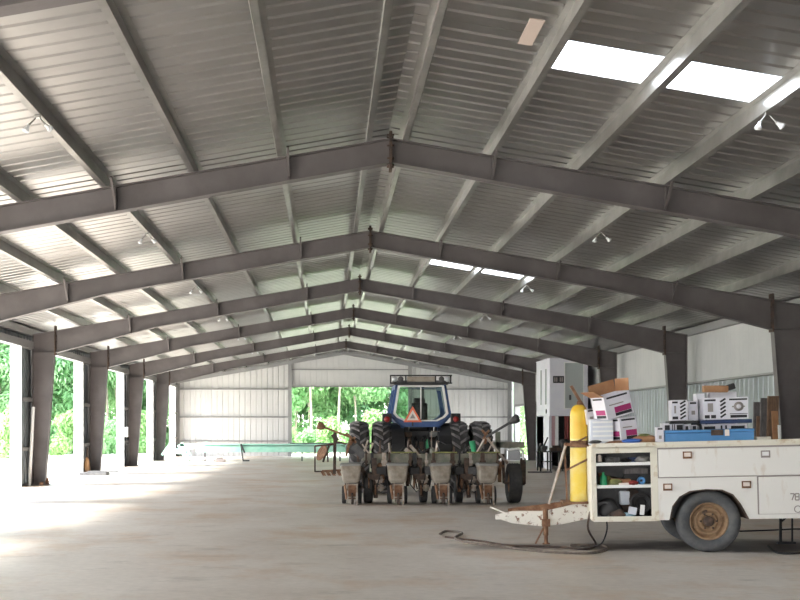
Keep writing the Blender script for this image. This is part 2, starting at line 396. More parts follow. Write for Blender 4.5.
# right side
m = MB(); m.add(*vsheet('x', 9.27, Y0, 54.6, K(2.85), K(rt(9.2) + .2), 1, h=.006)); m.add(*vsheet('x', 9.27, 54.6, ENDY, K(2.7), K(rt(9.2) + .2), 1))
struct(m.build('wall_right', 'liner', recalc=False))
m = MB(); m.add(*vsheet('x', 9.27, Y0, 54.6, K(0), K(2.85), 1, h=.02)); m.add(*vsheet('x', 9.27, 60.4, ENDY, K(0), K(2.7), 1))
struct(m.build('wall_right_lower', 'dullsheet', recalc=False))
gg = MB()
for z, y1 in ((2.80, 54.6), (1.35, 54.6)): gg.box(9.08, 9.25, Y0, y1, z - .015, z); gg.box(9.24, 9.26, Y0, y1, z, z + .05); gg.box(9.06, 9.09, Y0, y1, z - .015, z + .03)
gg.box(9.05, 9.3, 54.5, 54.6, 0, 2.8); gg.box(9.05, 9.3, 60.35, 60.45, 0, 2.8); gg.box(9.05, 9.3, 54.5, 60.45, 2.68, 2.78)
struct(gg.build('trim_6', 'girt'))
m = MB(); m.add(*vsheet('y', Y0, 1.5, 9.27, K(0), lambda x: rt(x) + .2)); m.add(*vsheet('y', Y0, -9.27, 1.5, K(4.0), lambda x: rt(x) + .2)); struct(m.build('wall_back_unseen', 'wall', recalc=False))  # unseen wall, part open, added to cut light from behind the camera
# end wall
EY = ENDY + .12; OL, OR, OH = -2.93, 3.62, 3.84
m = MB(); top = lambda x: rt(x) + .2
m.add(*vsheet('y', EY, -9.27, OL, K(0), top)); m.add(*vsheet('y', EY, OR, 9.27, K(0), top))
struct(m.build('wall_end', 'wall', recalc=False))
m = MB(); m.add(*vsheet('y', EY, OL, 0, K(OH), top, h=.008)); m.add(*vsheet('y', EY, 0, OR, K(OH), top, h=.008)); struct(m.build('wall_end_header', 'wall', recalc=False))
gg = MB(); yy = EY - .14
for z in (3.68, 2.16, .85):
    for a, b in ((-9.2, OL), (OR, 9.2)): gg.box(a, b, yy, yy + .12, z, z + .015); gg.box(a, b, yy, yy + .012, z - .05, z + .015)
gg.box(OL, OR, yy, yy + .012, 4.70, 4.76); gg.box(OL, OR, yy, yy + .12, OH - .06, OH)
struct(gg.build('trim_7', 'girt'))
gg = MB()
for x in (OL, OR): gg.box(x - .1, x + .1, yy - .06, yy + .12, 0, rt(x))
for s in (-1, 1): gg.box(min(s * 8.95, s * 9.15), max(s * 8.95, s * 9.15), yy - .05, yy + .12, 0, rt(9))
for s in (-1, 1): gg.bar((0, yy, rt(0) - .08), (s * 9.1, yy, rt(9.1) - .08), .16, .2)
struct(gg.build('trim_8', 'girt'))

# twin flood lamps on the purlins
def flood(proto, x, Y, label):
    z = rt(x)
    if proto is None:
        r = empty('twin_flood_lamp', (0, 0, 0))
        b = MB(); b.box(-.05, .05, -.05, .05, -.05, .0); b.build('junction_box', 'galv', r, bevel=.006)
        for s in (-1, 1):
            a = Vector((s * .04, 0, -.05)); e = Vector((s * .16, -.05, -.20)); d = (e - a).normalized()
            t = MB(); t.tube([a, a + d * .05, e], [.012, .012, .02], 8)
            arm = t.build('lamp_arm', 'galv', r)
            b = MB(); d2 = Vector((s * .75, -.25, -.6)).normalized() if s > 0 else Vector((-.35, -.25, -.9)).normalized()
            b.tube([e - d2 * .02, e + d2 * .03, e + d2 * .09, e + d2 * .11], [.03, .035, .062, .064], 14)
            b.tube([e + d2 * .105, e + d2 * .125, e + d2 * .135], [.058, .045, .01], 14, 1)
            b.build('flood_bulb', ['bulb', 'bulb'], r)
        proto = r
    else: r = copy_tree(proto)
    r.location = (x, Y, z); r.scale = (.62, .62, .62); tag(r, label, 'lamp', 'twin flood lamps under the roof'); return r
fl = None
for k, Y in enumerate((12.5, 20.1, 27.6, 34.8, 42.4, 50.2)):
    for s in (-1, 1):
        o = flood(fl, (3.92 if s > 0 else -4.08), Y, 'white twin-headed flood lamp hung on the %s purlin, %s' % ('left' if s < 0 else 'right', ['nearest the camera', 'second one back', 'third one back', 'fourth one back', 'fifth one back', 'farthest back'][k]))
        fl = fl or o
# tan paper patch on the roof underside
p = MB(); zz = lambda x: rt(x) + .195
p.add([(1.14, 11.5, zz(1.14)), (1.29, 11.5, zz(1.29)), (1.29, 12.25, zz(1.29)), (1.14, 12.25, zz(1.14)), (1.14, 11.5, zz(1.14) + .01), (1.29, 11.5, zz(1.29) + .01), (1.29, 12.25, zz(1.29) + .01), (1.14, 12.25, zz(1.14) + .01)],
      [(0, 1, 2, 3), (4, 7, 6, 5), (0, 4, 5, 1), (1, 5, 6, 2), (2, 6, 7, 3), (3, 7, 4, 0)])
tag(p.build('paper_patch', 'tanpaper'), 'tan paper patch stuck on the roof sheets left of the near skylight', 'patch')

# ------------------------------------------------------------------ tyres
def tyre(m, r, rin, w, c=(0, 0, 0), axis='x', mi=0, n=40, lugs=0, lugmi=0, lh=.035, ribs=0):
    c = Vector(c); h = w / 2
    prof = [(rin, -h * .62), (rin + .25 * (r - rin), -h * .95), (rin + .6 * (r - rin), -h), (r - .06 * (r - rin), -h * .86), (r - .01, -h * .55), (r - .004, 0),
            (r - .01, h * .55), (r - .06 * (r - rin), h * .86), (rin + .6 * (r - rin), h), (rin + .25 * (r - rin), h * .95), (rin, h * .62)]
    if ribs:
        prof = prof[:4] + [(r - (.0 if k % 2 else .012), -h * .75 + 1.5 * h * k / (2 * ribs)) for k in range(2 * ribs + 1)] + prof[7:]
    m.lathe(prof, c, axis, n, mi)
    for k in range(lugs):
        for s in (-1, 1):
            a0 = 2 * PI * (k + (.5 if s > 0 else 0)) / lugs; dA = w * .34 / r
            def P(u, a, rr):
                y, z = rr * math.cos(a), rr * math.sin(a)
                return c + Vector({'x': (u, y, z), 'y': (y, u, z)}[axis])
            st = [(s * h * .02, a0, r + lh * .8), (s * h * .55, a0 - dA * .6, r + lh * .8), (s * h * 1.0, a0 - dA * 1.25, r - .03)]
            t = .036 / r
            vs = []
            for (u, a, rr) in st:
                vs += [P(u, a - t, rr - lh * 1.4), P(u, a + t, rr - lh * 1.4), P(u, a + t * .8, rr), P(u, a - t * .8, rr)]
            fs = [(0, 1, 2, 3), (11, 10, 9, 8)]
            for q in (0, 4):
                for e in range(4): fs.append((q + e, q + (e + 1) % 4, q + 4 + (e + 1) % 4, q + 4 + e))
            m.add(vs, fs, lugmi)
def rim(m, r, w, c=(0, 0, 0), axis='x', mi=0, side=-1, holes=0, bolts=6, hub=.07):
    h = w / 2 * .62
    m.lathe([(r, -h), (r * 1.03, -h - .01), (r * .97, -h), (r * .9, -h * .55), (r * .8, -h * .5), (r * .74, -h * .2), (r * .45, -h * .45 - .02), (r * .40, -h * .5), (hub, -h * .5), (hub, -h * .8), (hub * .8, -h * .9), (0, -h * .9)]
            if side < 0 else [(r, h), (r * 1.03, h + .01), (r * .97, h), (r * .9, h * .55), (r * .8, h * .5), (r * .74, h * .2), (r * .45, h * .45 + .02), (r * .40, h * .5), (hub, h * .5), (hub, h * .8), (hub * .8, h * .9), (0, h * .9)], c, axis, 32, mi)
    m.lathe([(r, -h), (r, h)], c, axis, 32, mi)
    for k in range(bolts):
        a = 2 * PI * k / bolts; d = r * .30; q = side * h * .52
        cc = Vector(c) + (Vector((0, d * math.cos(a), d * math.sin(a))) if axis == 'x' else Vector((d * math.cos(a), 0, d * math.sin(a))))
        m.lathe([(0, q), (.018, q), (.018, q + side * .03), (0, q + side * .03)], cc, axis, 6, mi)

# ------------------------------------------------------------------ tractor
TY = 27.4; TX = 1.31
tr = empty('tractor', (TX, TY, 0), 'blue farm tractor with dual rear wheels and a slow vehicle triangle, parked tail towards us', 'tractor')
def wheel_x(par, name, x, y, r, rin, w, lugs, side, rimmat='rim'):
    m = MB(); tyre(m, r, rin, w, (0, 0, 0), 'x', 0, 44, lugs, 1); o = m.build(name, ['rubber', 'lug'], par, (x, y, r + .035))
    m = MB(); rim(m, rin, w, (0, 0, 0), 'x', 0, side, bolts=8, hub=.1); m.build('rim', rimmat, o); return o
for x in (-1.45, -.90, .90, 1.45): wheel_x(tr, 'rear_wheel', x, 0, .84, .48, .46, 22, 1 if x > 0 else -1, 'steelbar')
for x in (-.85, .85): wheel_x(tr, 'front_wheel', x, 2.75, .50, .30, .32, 18, 1 if x > 0 else -1, 'steelbar')
m = MB(); m.tube([(-1.5, 0, .84), (1.5, 0, .84)], .075, 12); m.tube([(-.55, 0, .84), (.55, 0, .84)], .17, 14); m.box(-.28, .28, -.35, .5, .55, 1.12); m.box(-.22, .22, .4, 2.3, .6, 1.05)
m.bar((-.8, 2.75, .53), (.8, 2.75, .53), .14, .16); m.box(-.15, .15, 2.2, 2.9, .5, .95); m.build('axle_housing', 'black', tr, bevel=.015)
m = MB(); m.box(-.33, .33, 1.0, 3.15, 1.0, 1.72); m.build('engine_hood', 'blue', tr, bevel=.06)
m = MB(); m.tube([(.22, 1.7, 1.7), (.22, 1.7, 2.75)], .04, 10); m.build('exhaust_pipe', 'darkgrey', tr)
# cab: blue shell of pillars, roof, lower panels. rear face outline in x,z
def ring(pts, y, w, d):
    mm = MB()
    return mm
cabo = [(-.60, 2.58), (-.73, 1.87), (-.60, 1.72), (-.45, 1.60), (.45, 1.60), (.60, 1.72), (.73, 1.87), (.60, 2.58)]
cabi = [(-.50, 2.56), (-.60, 1.93), (-.52, 1.84), (-.36, 1.76), (.36, 1.76), (.52, 1.84), (.60, 1.93), (.50, 2.56)]
m = MB()
def band(m, a, b, y0, y1, mi=0):
    n = len(a)
    for i in range(n):
        j = (i + 1) % n
        vs = [(a[i][0], y0, a[i][1]), (a[j][0], y0, a[j][1]), (b[j][0], y0, b[j][1]), (b[i][0], y0, b[i][1])]
        vs += [(v[0], y1, v[2]) for v in vs]
        m.add(vs, [(0, 1, 2, 3), (7, 6, 5, 4), (0, 4, 5, 1), (1, 5, 6, 2), (2, 6, 7, 3), (3, 7, 4, 0)], mi)
band(m, cabo, cabi, -.42, -.34); band(m, cabo, cabi, .98, 1.06)
for s in (-1, 1):
    m.prism([(s * .60, 2.5), (s * .50, 2.5), (s * .50, 2.62), (s * .60, 2.62)], -.42, 1.06)
    m.prism([(s * .73, 1.87), (s * .69, 1.87), (s * .42, 1.60), (s * .45, 1.60)], -.42, 1.06)
    m.prism([(s * .735, 1.90), (s * .70, 1.90), (s * .70, 1.84), (s * .735, 1.84)], -.42, 1.06)
    m.prism([(s * .60, 2.58), (s * .55, 2.58), (s * .675, 1.87), (s * .73, 1.87)], .30, .38)
    m.prism([(s * .47, 1.64), (s * .39, 1.64), (s * .41, 1.35), (s * .38, .95), (s * .47, .95)], -.42, -.34)
m.build('cab_shell', 'blue', tr)
m = MB(); m.box(-.42, .42, .9, 1.02, .95, 1.62); m.box(-.55, .55, -.3, 1.0, 1.42, 1.50); m.box(-.34, .34, -.2, .0, .95, 1.45); m.build('cab_floor', 'black', tr)
m = MB(); m.box(-.66, .66, -.50, 1.12, 2.60, 2.70); m.build('cab_roof', 'darkgrey', tr, bevel=.03)
inn = [(x * .955, 1.79 + (z - 1.76) * .955 - .005) for x, z in cabi]
m = MB(); ins = [(x * .99, (z - 2.16) * .98 + 2.16) for x, z in cabi]; oo = [(x * 1.09, (z - 2.16) * 1.06 + 2.16) for x, z in cabi]
band(m, oo, ins, -.45, -.415); m.box(-.012, .012, -.45, -.415, 1.79, 2.54); m.build('rear_window_trim', 'trimw', tr)
m = MB(); m.prism(cabi, -.385, -.38); 
m.build('rear_window', 'glass', tr)
m = MB(); m.prism(cabi, 1.02, 1.025); m.build('windscreen', 'glass', tr)
m = MB(); m.box(-.23, .23, .05, .5, 1.5, 1.78); m.box(-.20, .20, .0, .12, 1.75, 2.18); m.box(-.14, .14, .0, .09, 2.16, 2.3); m.build('driver_seat', 'black', tr, bevel=.04)
m = MB(); m.lathe([(.19, -.012), (.205, 0), (.19, .012), (.178, 0)], (0, .72, 1.98), 'y', 24, 0, True); m.tube([(0, .74, 1.98), (0, .95, 1.7)], .03); m.bar((-.18, .72, 1.98), (.18, .72, 1.98), .02, .02); m.build('steering_wheel', 'black', tr)
# light bar on the roof
m = MB(); m.box(-.73, .73, -.52, -.44, 2.62, 2.65); m.box(-.73, .73, -.52, -.44, 2.80, 2.83)
for x in (-.72, -.36, .34, .70): m.box(x - .015, x + .015, -.52, -.44, 2.62, 2.83)
m.build('light_bar_frame', 'black', tr)
m = MB(); m.box(-.33, .33, -.51, -.46, 2.67, 2.79); m.build('light_bar_lens', 'hopper', tr, bevel=.01)
for x in (-.62, -.48, .48, .62):
    m = MB(); m.lathe([(0, .03), (.05, .02), (.065, -.03), (.06, -.04), (0, -.035)], (x, -.49, 2.73), 'y', 16); m.build('work_lamp', 'shiny' if abs(x) > .5 else 'darkgrey', tr)
# fenders with tail lights
for s in (-1, 1):
    m = MB(); arc = [(.86 * math.cos(a), .84 + .86 * math.sin(a)) for a in [math.radians(q) for q in range(20, 171, 15)]]
    arc2 = [(.83 * math.cos(a), .84 + .83 * math.sin(a)) for a in [math.radians(q) for q in range(170, 19, -15)]]
    x0, x1 = sorted((s * .46, s * .70)); m.prism(arc + arc2, x0, x1, plane='yz'); m.box(x0, x1, -.80, -.3, .98, 1.03)
    x0, x1 = sorted((s * .40, s * .47)); m.prism(arc + [(.83 * math.cos(a), .84 - .2) for a in (PI, 0)], x0, x1, plane='yz')
    f = m.build('fender', 'black', tr)
    x0, x1 = sorted((s * .70, s * .92)); m = MB(); m.box(x0, x1, -.62, -.45, 1.68, 1.92); b = m.build('tail_lamp_box', 'black', tr, bevel=.015)
    m = MB(); m.lathe([(0, -.645), (.055, -.645), (.07, -.62), (.07, -.60)], (s * .81, 0, 1.78), 'y', 18)
    m.build('tail_lamp', 'red', b)
# slow vehicle triangle
m = MB(); C0 = (-.20, 1.93)
def tri(r): return [(C0[0] + r * math.cos(math.radians(a)), C0[1] - .09 + r * math.sin(math.radians(a))) for a in (90, 210, 330)]
m.prism(tri(.25), -.54, -.53, 0); m.prism(tri(.165), -.545, -.541, 1); m.prism(tri(.075), -.550, -.546, 2)
m.box(C0[0] - .015, C0[0] + .015, -.53, -.52, 1.62, 1.8, 3)
m.build('warning_triangle', ['orange', 'pale', 'greyink', 'black'], tr)
# three point hitch, hydraulics, step ladders
m = MB()
for s in (-1, 1):
    m.bar((s * .28, -.2, .75), (s * .40, -1.15, .60), .07, .07); m.bar((s * .25, -.35, 1.25), (s * .38, -.85, .68), .045, .045); m.bar((s * .22, -.2, 1.22), (s * .28, -.55, 1.32), .06, .06)
m.bar((0, -.35, 1.05), (0, -1.3, 1.05), .05, .05); m.box(-.12, .12, -.5, -.3, .95, 1.25)
m.build('hitch_arms', 'rustdark', tr)
m = MB()
for k, (x, q) in enumerate([(-.25, .1), (-.12, .18), (.02, .15), (.12, .22), (.24, .05), (.33, .16)]):
    m.tube([(x, -.33, 1.30), (x + .02, -.62, 1.32 + q * .4), (x + q * .3, -.9, 1.12 - q * .5), (x * .5, -1.3, .98)], .016, 6)
m.build('hydraulic_hoses', 'black', tr)
m = MB(); m.tube([(.16, -.50, 1.08), (.16, -.50, 1.26)], [.05, .05], 12); m.tube([(.16, -.50, 1.26), (.16, -.50, 1.32)], [.05, .02], 12); m.build('hydraulic_canister', 'green', tr)
m = MB(); m.tube([(.24, -.55, 1.12), (.24, -.55, 1.50), (.42, -.55, 1.50), (.42, -.55, 1.15)], .015, 6); m.tube([(.48, -.52, 1.15), (.48, -.52, 1.42)], .015, 6); m.build('guard_rail', 'steelbar', tr)
for s in (-1, 1):
    m = MB(); m.box(s * .3 - .09, s * .3 + .09, -.42, -.34, 1.36, 1.48); m.build('valve_block', 'rustdark' if s < 0 else 'hoplid', tr, bevel=.01)

# ------------------------------------------------------------------ planter
PY = 24.0
pl = empty('row_crop_planter', (1.42, PY, 0), 'four-row seed planter with tan hoppers and raised marker arms, hitched behind the tractor', 'planter')
def L(px, py, Y=PY): q = at(px, py, Y); return (q.x - 1.42, q.y - PY, q.z)
m = MB(); a = L(362, 459); b = L(502, 459); m.bar((a[0], .55, .95), (b[0], .55, .95), .16, .16); m.bar((a[0] + .05, .0, .93), (b[0] - .1, .0, .93), .10, .22)
for x in (-1.1, -.4, .35, 1.1): m.bar((x, 0, .92), (x, .55, .92), .08, .08)
m.build('tool_bar', 'planter_green', pl, bevel=.008)
for xa, xb in ((-.98, -.45), (-.1, .4), (.62, 1.3)): m = MB(); m.box(xa, xb, -.08, .06, 1.05, 1.08); m.build('step_plate', 'olive', pl)
m = MB(); m.bar((-.4, .5, .95), (-.4, 1.5, .75), .08, .1); m.bar((.4, .5, .95), (.4, 1.5, .75), .08, .1); m.bar((0, .5, 1.0), (0, 1.5, 1.1), .08, .1); m.bar((-.42, 1.45, .72), (.42, 1.45, .72), .08, .1); m.bar((0, 1.45, .7), (0, 1.45, 1.15), .08, .08); m.build('hitch_frame', 'planter_green', pl)
def row_unit(x, tilt):
    u = bpy.data.objects.new('row_unit', None); COL.objects.link(u); u.parent = pl; u.location = (x, 0, 0)
    # hopper: tapered bucket with rounded rim
    def rr(w, d, z, c=.05):
        o = []
        for sx, sy in ((1, 1), (-1, 1), (-1, -1), (1, -1)):
            for k in range(4):
                a = {(1, 1): 0, (-1, 1): 90, (-1, -1): 180, (1, -1): 270}[(sx, sy)] + k * 30
                o.append((sx * (w / 2 - c) + c * math.cos(math.radians(a)), sy * (d / 2 - c) + c * math.sin(math.radians(a)), z))
        return o
    def loft(m, rings, mi=0):
        n = len(rings[0]); vs = [v for r in rings for v in r]; fs = [tuple(range(n))[::-1], tuple(range(n * (len(rings) - 1), n * len(rings)))]
        for i in range(len(rings) - 1):
            for k in range(n): fs.append((i * n + k, i * n + (k + 1) % n, (i + 1) * n + (k + 1) % n, (i + 1) * n + k))
        m.add(vs, fs, mi)
    m = MB(); m.T = Matrix.Translation((0, -.30, 0)) @ Matrix.Rotation(tilt, 4, 'Y')
    loft(m, [rr(.28, .28, .44), rr(.36, .36, .50), rr(.39, .40, .62), rr(.42, .44, .80)]); h = m.build('hopper', 'hopper', u)
    m = MB(); m.T = Matrix.Translation((0, -.30, 0)) @ Matrix.Rotation(tilt, 4, 'Y'); loft(m, [rr(.45, .47, .80), rr(.45, .47, .835), rr(.38, .40, .855)]); m.build('hopper_lid', 'hoplid', u)
    m = MB(); m.lathe([(0, -.09), (.13, -.09), (.15, -.05), (.15, .05), (.13, .09), (0, .09)], (0, -.30, .42), 'x', 18); m.build('seed_meter', 'darkgrey', u)
    m = MB()
    for s in (-1, 1):
        m.bar((s * .13, .02, .78), (s * .13, -.12, .36), .03, .06); m.bar((s * .10, -.10, .62), (s * .10, -.62, .30), .02, .05)
    m.bar((-.14, .0, .78), (.14, 0, .78), .06, .06); m.bar((0, -.1, .5), (0, -.3, .14), .06, .10)
    m.build('shank', 'rustdark', u)
    m = MB()
    for s in (-1, 1): m.lathe([(0, -.004), (.19, -.004), (.20, 0), (.19, .004), (0, .004)], (s * .035, -.2, .21), 'x', 24)
    m.build('opener_disc', 'steelbar', u)
    for s in (-1, 1):
        m = MB(); tyre(m, .19, .10, .09, (0, 0, 0), 'x', 0, 24); m.lathe([(.10, -.02), (.03, -.03), (.03, .03), (.10, .02)], (0, 0, 0), 'x', 18, 1)
        m.build('gauge_wheel', ['rubber', 'rust'], u, (s * .16, -.22, .19))
    m = MB(); m.bar((.10, -.62, .44), (.10, -.66, .0), .035, .05, mi=0); m.bar((-.09, -.60, .44), (-.09, -.64, .04), .02, .03, mi=0); m.bar((-.10, -.62, .42), (.12, -.62, .42), .03, .03); m.bar((-.1, -.63, .16), (.12, -.63, .16), .02, .02)
    m.build('press_frame', 'steelbar', u)
    m = MB(); m.box(-.08, .08, -.58, -.55, .12, .42); m.bar((-.15, -.5, .4), (-.11, -.6, .12), .03, .06); m.build('rear_shield', 'rust', u)
    m = MB(); m.lathe([(0, -.02), (.11, -.02), (.125, 0), (.11, .02), (0, .02)], (0, 0, 0), 'x', 20); m.build('press_wheel', 'rustdark', u, (.0, -.60, .13))
    return u
for px, t in ((352, -.03), (398, 0), (443, -.05), (487.5, .02)): row_unit(L(px, 470, 23.5)[0], t)
# drive transmissions between the rows
for x, sc_ in ((L(374, 480)[0], 1.0), (L(419, 480)[0], .8), (L(466, 480)[0], .95)):
    u = bpy.data.objects.new('drive_unit', None); COL.objects.link(u); u.parent = pl; u.location = (x, -.1, 0)
    m = MB(); m.box(-.05, .05, -.05, .05, .45, .95); m.box(-.14, .12, -.12, .0, .5, .62); m.bar((0, 0, .55), (.03, -.1, .12 / sc_), .07, .07); m.bar((-.12, -.1, .6), (-.05, -.1, .3), .03, .03); m.build('bracket', 'rustdark', u)
    for dx, dz, r in ((-.12, .42, .12), (.10, .50, .08), (.02, .28, .10), (.13, .33, .07)):
        m = MB(); m.lathe([(0, -.012), (r, -.012), (r, .012), (0, .012)], (dx, -.1, dz), 'y' if r < .1 else 'x', 14)
        for k in range(8):
            a = k * PI / 4; m.cbox((dx + (0 if r >= .1 else r * math.cos(a)), -.1 + (r * math.cos(a) if r >= .1 else 0), dz + r * math.sin(a)), (.02, .02, .02))
        m.build('sprocket', 'rust' if r > .09 else 'steelbar', u)
    m = MB(); m.tube([(-.16, -.05, .62), (-.20, -.15, .4), (-.08, -.2, .25), (.05, -.15, .35), (.12, -.1, .6)], .013, 6); m.build('drive_chain', 'black', u)
    m = MB(); tyre(m, .25, .14, .16, (0, 0, 0), 'x', 0, 24); m.build('small_tyre', 'rubber', u, (-.14 if sc_ != .8 else .1, .25, .25))
m = MB(); a = L(372, 469); b = L(500, 469); m.bar((a[0], .3, .66), (b[0], .3, .66), .12, .16); m.build('lower_frame_bar', 'black', pl)
rc = random.Random(5)
for k, px in enumerate((362, 379, 386, 410, 424, 430, 456, 461, 473, 479, 500)):
    m = MB(); x = L(px, 480)[0]; z0 = rc.uniform(.25, .5); z1 = z0 + rc.uniform(.2, .4); dx = rc.uniform(-.08, .08)
    m.bar((x, -.05, z1), (x + dx, -.15, z0), .06, .08); m.bar((x - .08, -.08, z1 - .06), (x + .08, -.08, z1 - .1), .05, .05); m.lathe([(0, -.03), (.05, -.03), (.05, .03), (0, .03)], (x + dx, -.16, z0), 'x', 12)
    m.build('drop_arm', ('rustdark', 'rust', 'black')[k % 3], pl)
for k, px in enumerate((380, 391, 408, 436, 455, 472, 494)):
    m = MB(); x = L(px, 450)[0]; h = rc.uniform(.12, .3); m.bar((x, .1, 1.0), (x + rc.uniform(-.06, .06), .05, 1.02 + h), .035, .05); m.box(x - .05, x + .05, .05, .15, 1.0, 1.08); m.build('clamp', ('rustdark', 'steelbar')[k % 2], pl)
for k, px in enumerate((366, 372, 384, 389, 410, 414, 426, 433, 452, 459, 470, 482, 497)):
    m = MB(); x = L(px, 460)[0]; w2 = .018 + .012 * (k % 3); m.box(x - w2, x + w2, -.10, .08, .78 - .05 * (k % 2), 1.06); m.box(x - w2 - .02, x + w2 + .02, -.12, -.09, .84, .90); m.build('bar_clamp', ('rustdark', 'black', 'steelbar', 'rustdark')[k % 4], pl)
for k, (a_, b_) in enumerate(((409, 419), (424, 433), (454, 463), (467, 476), (376, 386))):
    m = MB(); m.box(L(a_, 470)[0], L(b_, 470)[0], -.2, .1, .60, .77); m.build('seed_box', ('black', 'darkgrey')[k % 2], pl, bevel=.02)
# transport wheels, one at the right end in clear view, one beside the first hopper
for px, R0 in ((514, .42), (368, .33)):
    x = L(px, 480)[0]
    m = MB(); tyre(m, R0, R0 * .5, .27 if R0 > .4 else .2, (0, 0, 0), 'x', 0, 36, ribs=4); o = m.build('transport_wheel', 'rubber', pl, (x, .05, R0))
    m = MB(); rim(m, R0 * .5, .26, (0, 0, 0), 'x', 0, -1, bolts=5); m.build('rim', 'rust', o)
    m = MB(); m.bar((x - .20, .05, R0), (x - .2, .25, 1.0), .05, .09); m.bar((x - .2, .05, R0), (x + .1, .05, R0), .05, .05); m.bar((x - .22, .5, .98), (x + .25, .4, 1.0), .08, .08); m.build('wheel_bracket', 'rustdark', pl)
x = L(514, 480)[0]
m = MB(); m.box(x - .17, x + .13, -.08, .2, .90, 1.12); m.build('ribbed_tin_box', 'shiny', pl, bevel=.03)
m = MB(); m.tube([(x - .14, -.1, 1.12), (x + .08, -.1, 1.15), (x + .17, -.08, 1.10), (x + .19, -.05, .92)], .025, 8); m.build('white_hose', 'trimw', pl)
m = MB(); m.box(x + .15, x + .25, .0, .15, .4, .95); m.lathe([(0, 0), (.09, 0), (.09, .06), (0, .06)], (x + .16, .0, .46), 'x', 12); m.lathe([(0, 0), (.07, 0), (.07, .06), (0, .06)], (x + .17, .0, .9), 'x', 12); m.build('side_drive', 'rustdark', pl)
m = MB(); m.box(x - .35, x + .32, .55, .68, 1.15, 1.28); m.box(x - .3, x - .2, .55, .65, .9, 1.5); m.build('side_frame', 'planter_green', pl)
# marker arms
m = MB(); A = L(516, 419); B = L(486, 437); m.bar(A, B, .05, .05); Cc = Vector(A) + (Vector(A) - Vector(B)).normalized() * .05
m.tube([Vector(A) + (Vector(B) - Vector(A)) * .22, Vector(A) + (Vector(B) - Vector(A)) * .05, Cc, Cc + Vector((.02, 0, .01))], [.035, .085, .09, .05], 10)
m.build('marker_arm', 'darkgrey', pl)
m = MB(); m.bar(L(482, 430), L(490, 440), .035, .05); m.bar(L(489, 430), L(483, 439), .03, .04); m.bar(L(487, 432), L(485, 444), .03, .05); m.build('marker_joint', 'rust', pl)
m = MB(); m.bar(L(487, 438), L(507, 463), .045, .045); m.bar(L(507, 463), (L(507, 463)[0], .4, .93), .05, .05); m.bar(L(488, 452), L(493, 441), .03, .03); m.bar(L(486, 437), (L(478, 455)[0], .3, 1.0), .05, .05); m.build('marker_strut', 'steelbar', pl)
m = MB(); A = L(318, 425); B = L(350, 437); m.bar(A, B, .045, .045); D = (Vector(B) - Vector(A)); m.tube([Vector(A) - D * .02, Vector(A), Vector(A) + D * .12, Vector(A) + D * .22], [.05, .09, .08, .035], 10); m.build('marker_arm', 'rust', pl)
m = MB(); m.bar(L(346, 433), L(356, 443), .05, .06); m.bar(L(355, 437), L(350, 445), .05, .05); m.bar(L(350, 440), (L(362, 455)[0], .3, 1.0), .06, .06); m.bar(L(350, 440), L(346, 456), .05, .05); m.build('marker_joint', 'rust', pl)
m = MB(); m.bar(L(354, 446), L(364, 457), .06, .16); m.lathe([(0, 0), (.12, .0), (.14, .05), (.08, .12), (0, .12)], L(352, 448), 'y', 16); m.build('marker_disc', 'darkgrey', pl)
m = MB(); m.bar(L(368, 440), L(362, 458), .04, .04); m.bar(L(373, 443), L(366, 462), .035, .035, mi=0); m.bar(L(362, 444), L(372, 458), .03, .03); m.build('lift_link', 'steelbar', pl)
m = MB(); m.tube([L(472, 441), L(474, 452)], [.07, .05], 10); m.build('green_canister', 'green', pl)
for pts in ([L(398, 455), L(404, 447), L(412, 452), L(418, 446), L(424, 456)], [L(402, 458), L(408, 450), L(416, 456), L(430, 448)], [L(440, 452), L(437, 440), L(446, 444)], [L(463, 456), L(465, 444), L(470, 450), L(468, 466)]): m = MB(); m.tube(pts, .02, 6); m.build('hose', 'black', pl)
m = MB(); m.bar(L(405, 449), L(414, 455), .1, .08); m.bar(L(410, 445), L(420, 457), .06, .06); m.bar(L(400, 453), L(408, 457), .06, .06); m.build('linkage', 'steelbar', pl)

# rusty cultivator frame standing behind the planter, to its left
IY = 37.5
def Q(px, py): return at(px, py, IY)
o = empty('cultivator_gang', at(333, 477, IY) * 1, 'rusty upright cultivator frame with a disc and feet, left of the planter', 'farm implement'); B0 = Vector(o.location); B0.z = 0; o.location = B0
def q(px, py, dy=0): v = Q(px, py) - B0; v.y += dy; return v
m = MB(); m.bar(q(335, 432), q(334.5, 474), .10, .10); m.bar(q(333, 434), q(337, 441), .16, .16); m.bar(q(334, 441), q(350, 445), .06, .06); m.build('mast', 'rustdark', o)
m = MB(); m.bar(q(315, 446), q(315, 472), .05, .05); m.bar(q(315, 471.5), q(334, 471.5), .05, .05); m.bar(q(315, 446), q(336, 444), .06, .06); m.build('side_frame', 'rustdark', o)
m = MB(); m.T = Matrix.Translation(q(322, 453)) @ Matrix.Rotation(.5, 4, 'Y') @ Matrix.Rotation(.5, 4, 'Z'); m.lathe([(0, .02), (.2, .04), (.27, .0), (.28, -.02), (.2, .02), (0, 0)], (0, 0, 0), 'x', 22); m.build('disc_blade', 'rust', o)
m = MB(); m.bar(q(329, 446), q(323, 462), .07, .07); m.bar(q(327, 448), q(328, 462), .06, .06); m.build('disc_arm', 'rustdark', o)
m = MB()
for px in (322, 327, 332, 338, 344): m.bar(q(px, 471), q(px + 3, 476.8), .06, .10); m.bar(q(px + 3, 476), q(px - 3, 476.3), .05, .03)
m.bar(q(322, 471), q(345, 470), .06, .06); m.build('feet', 'rust', o)

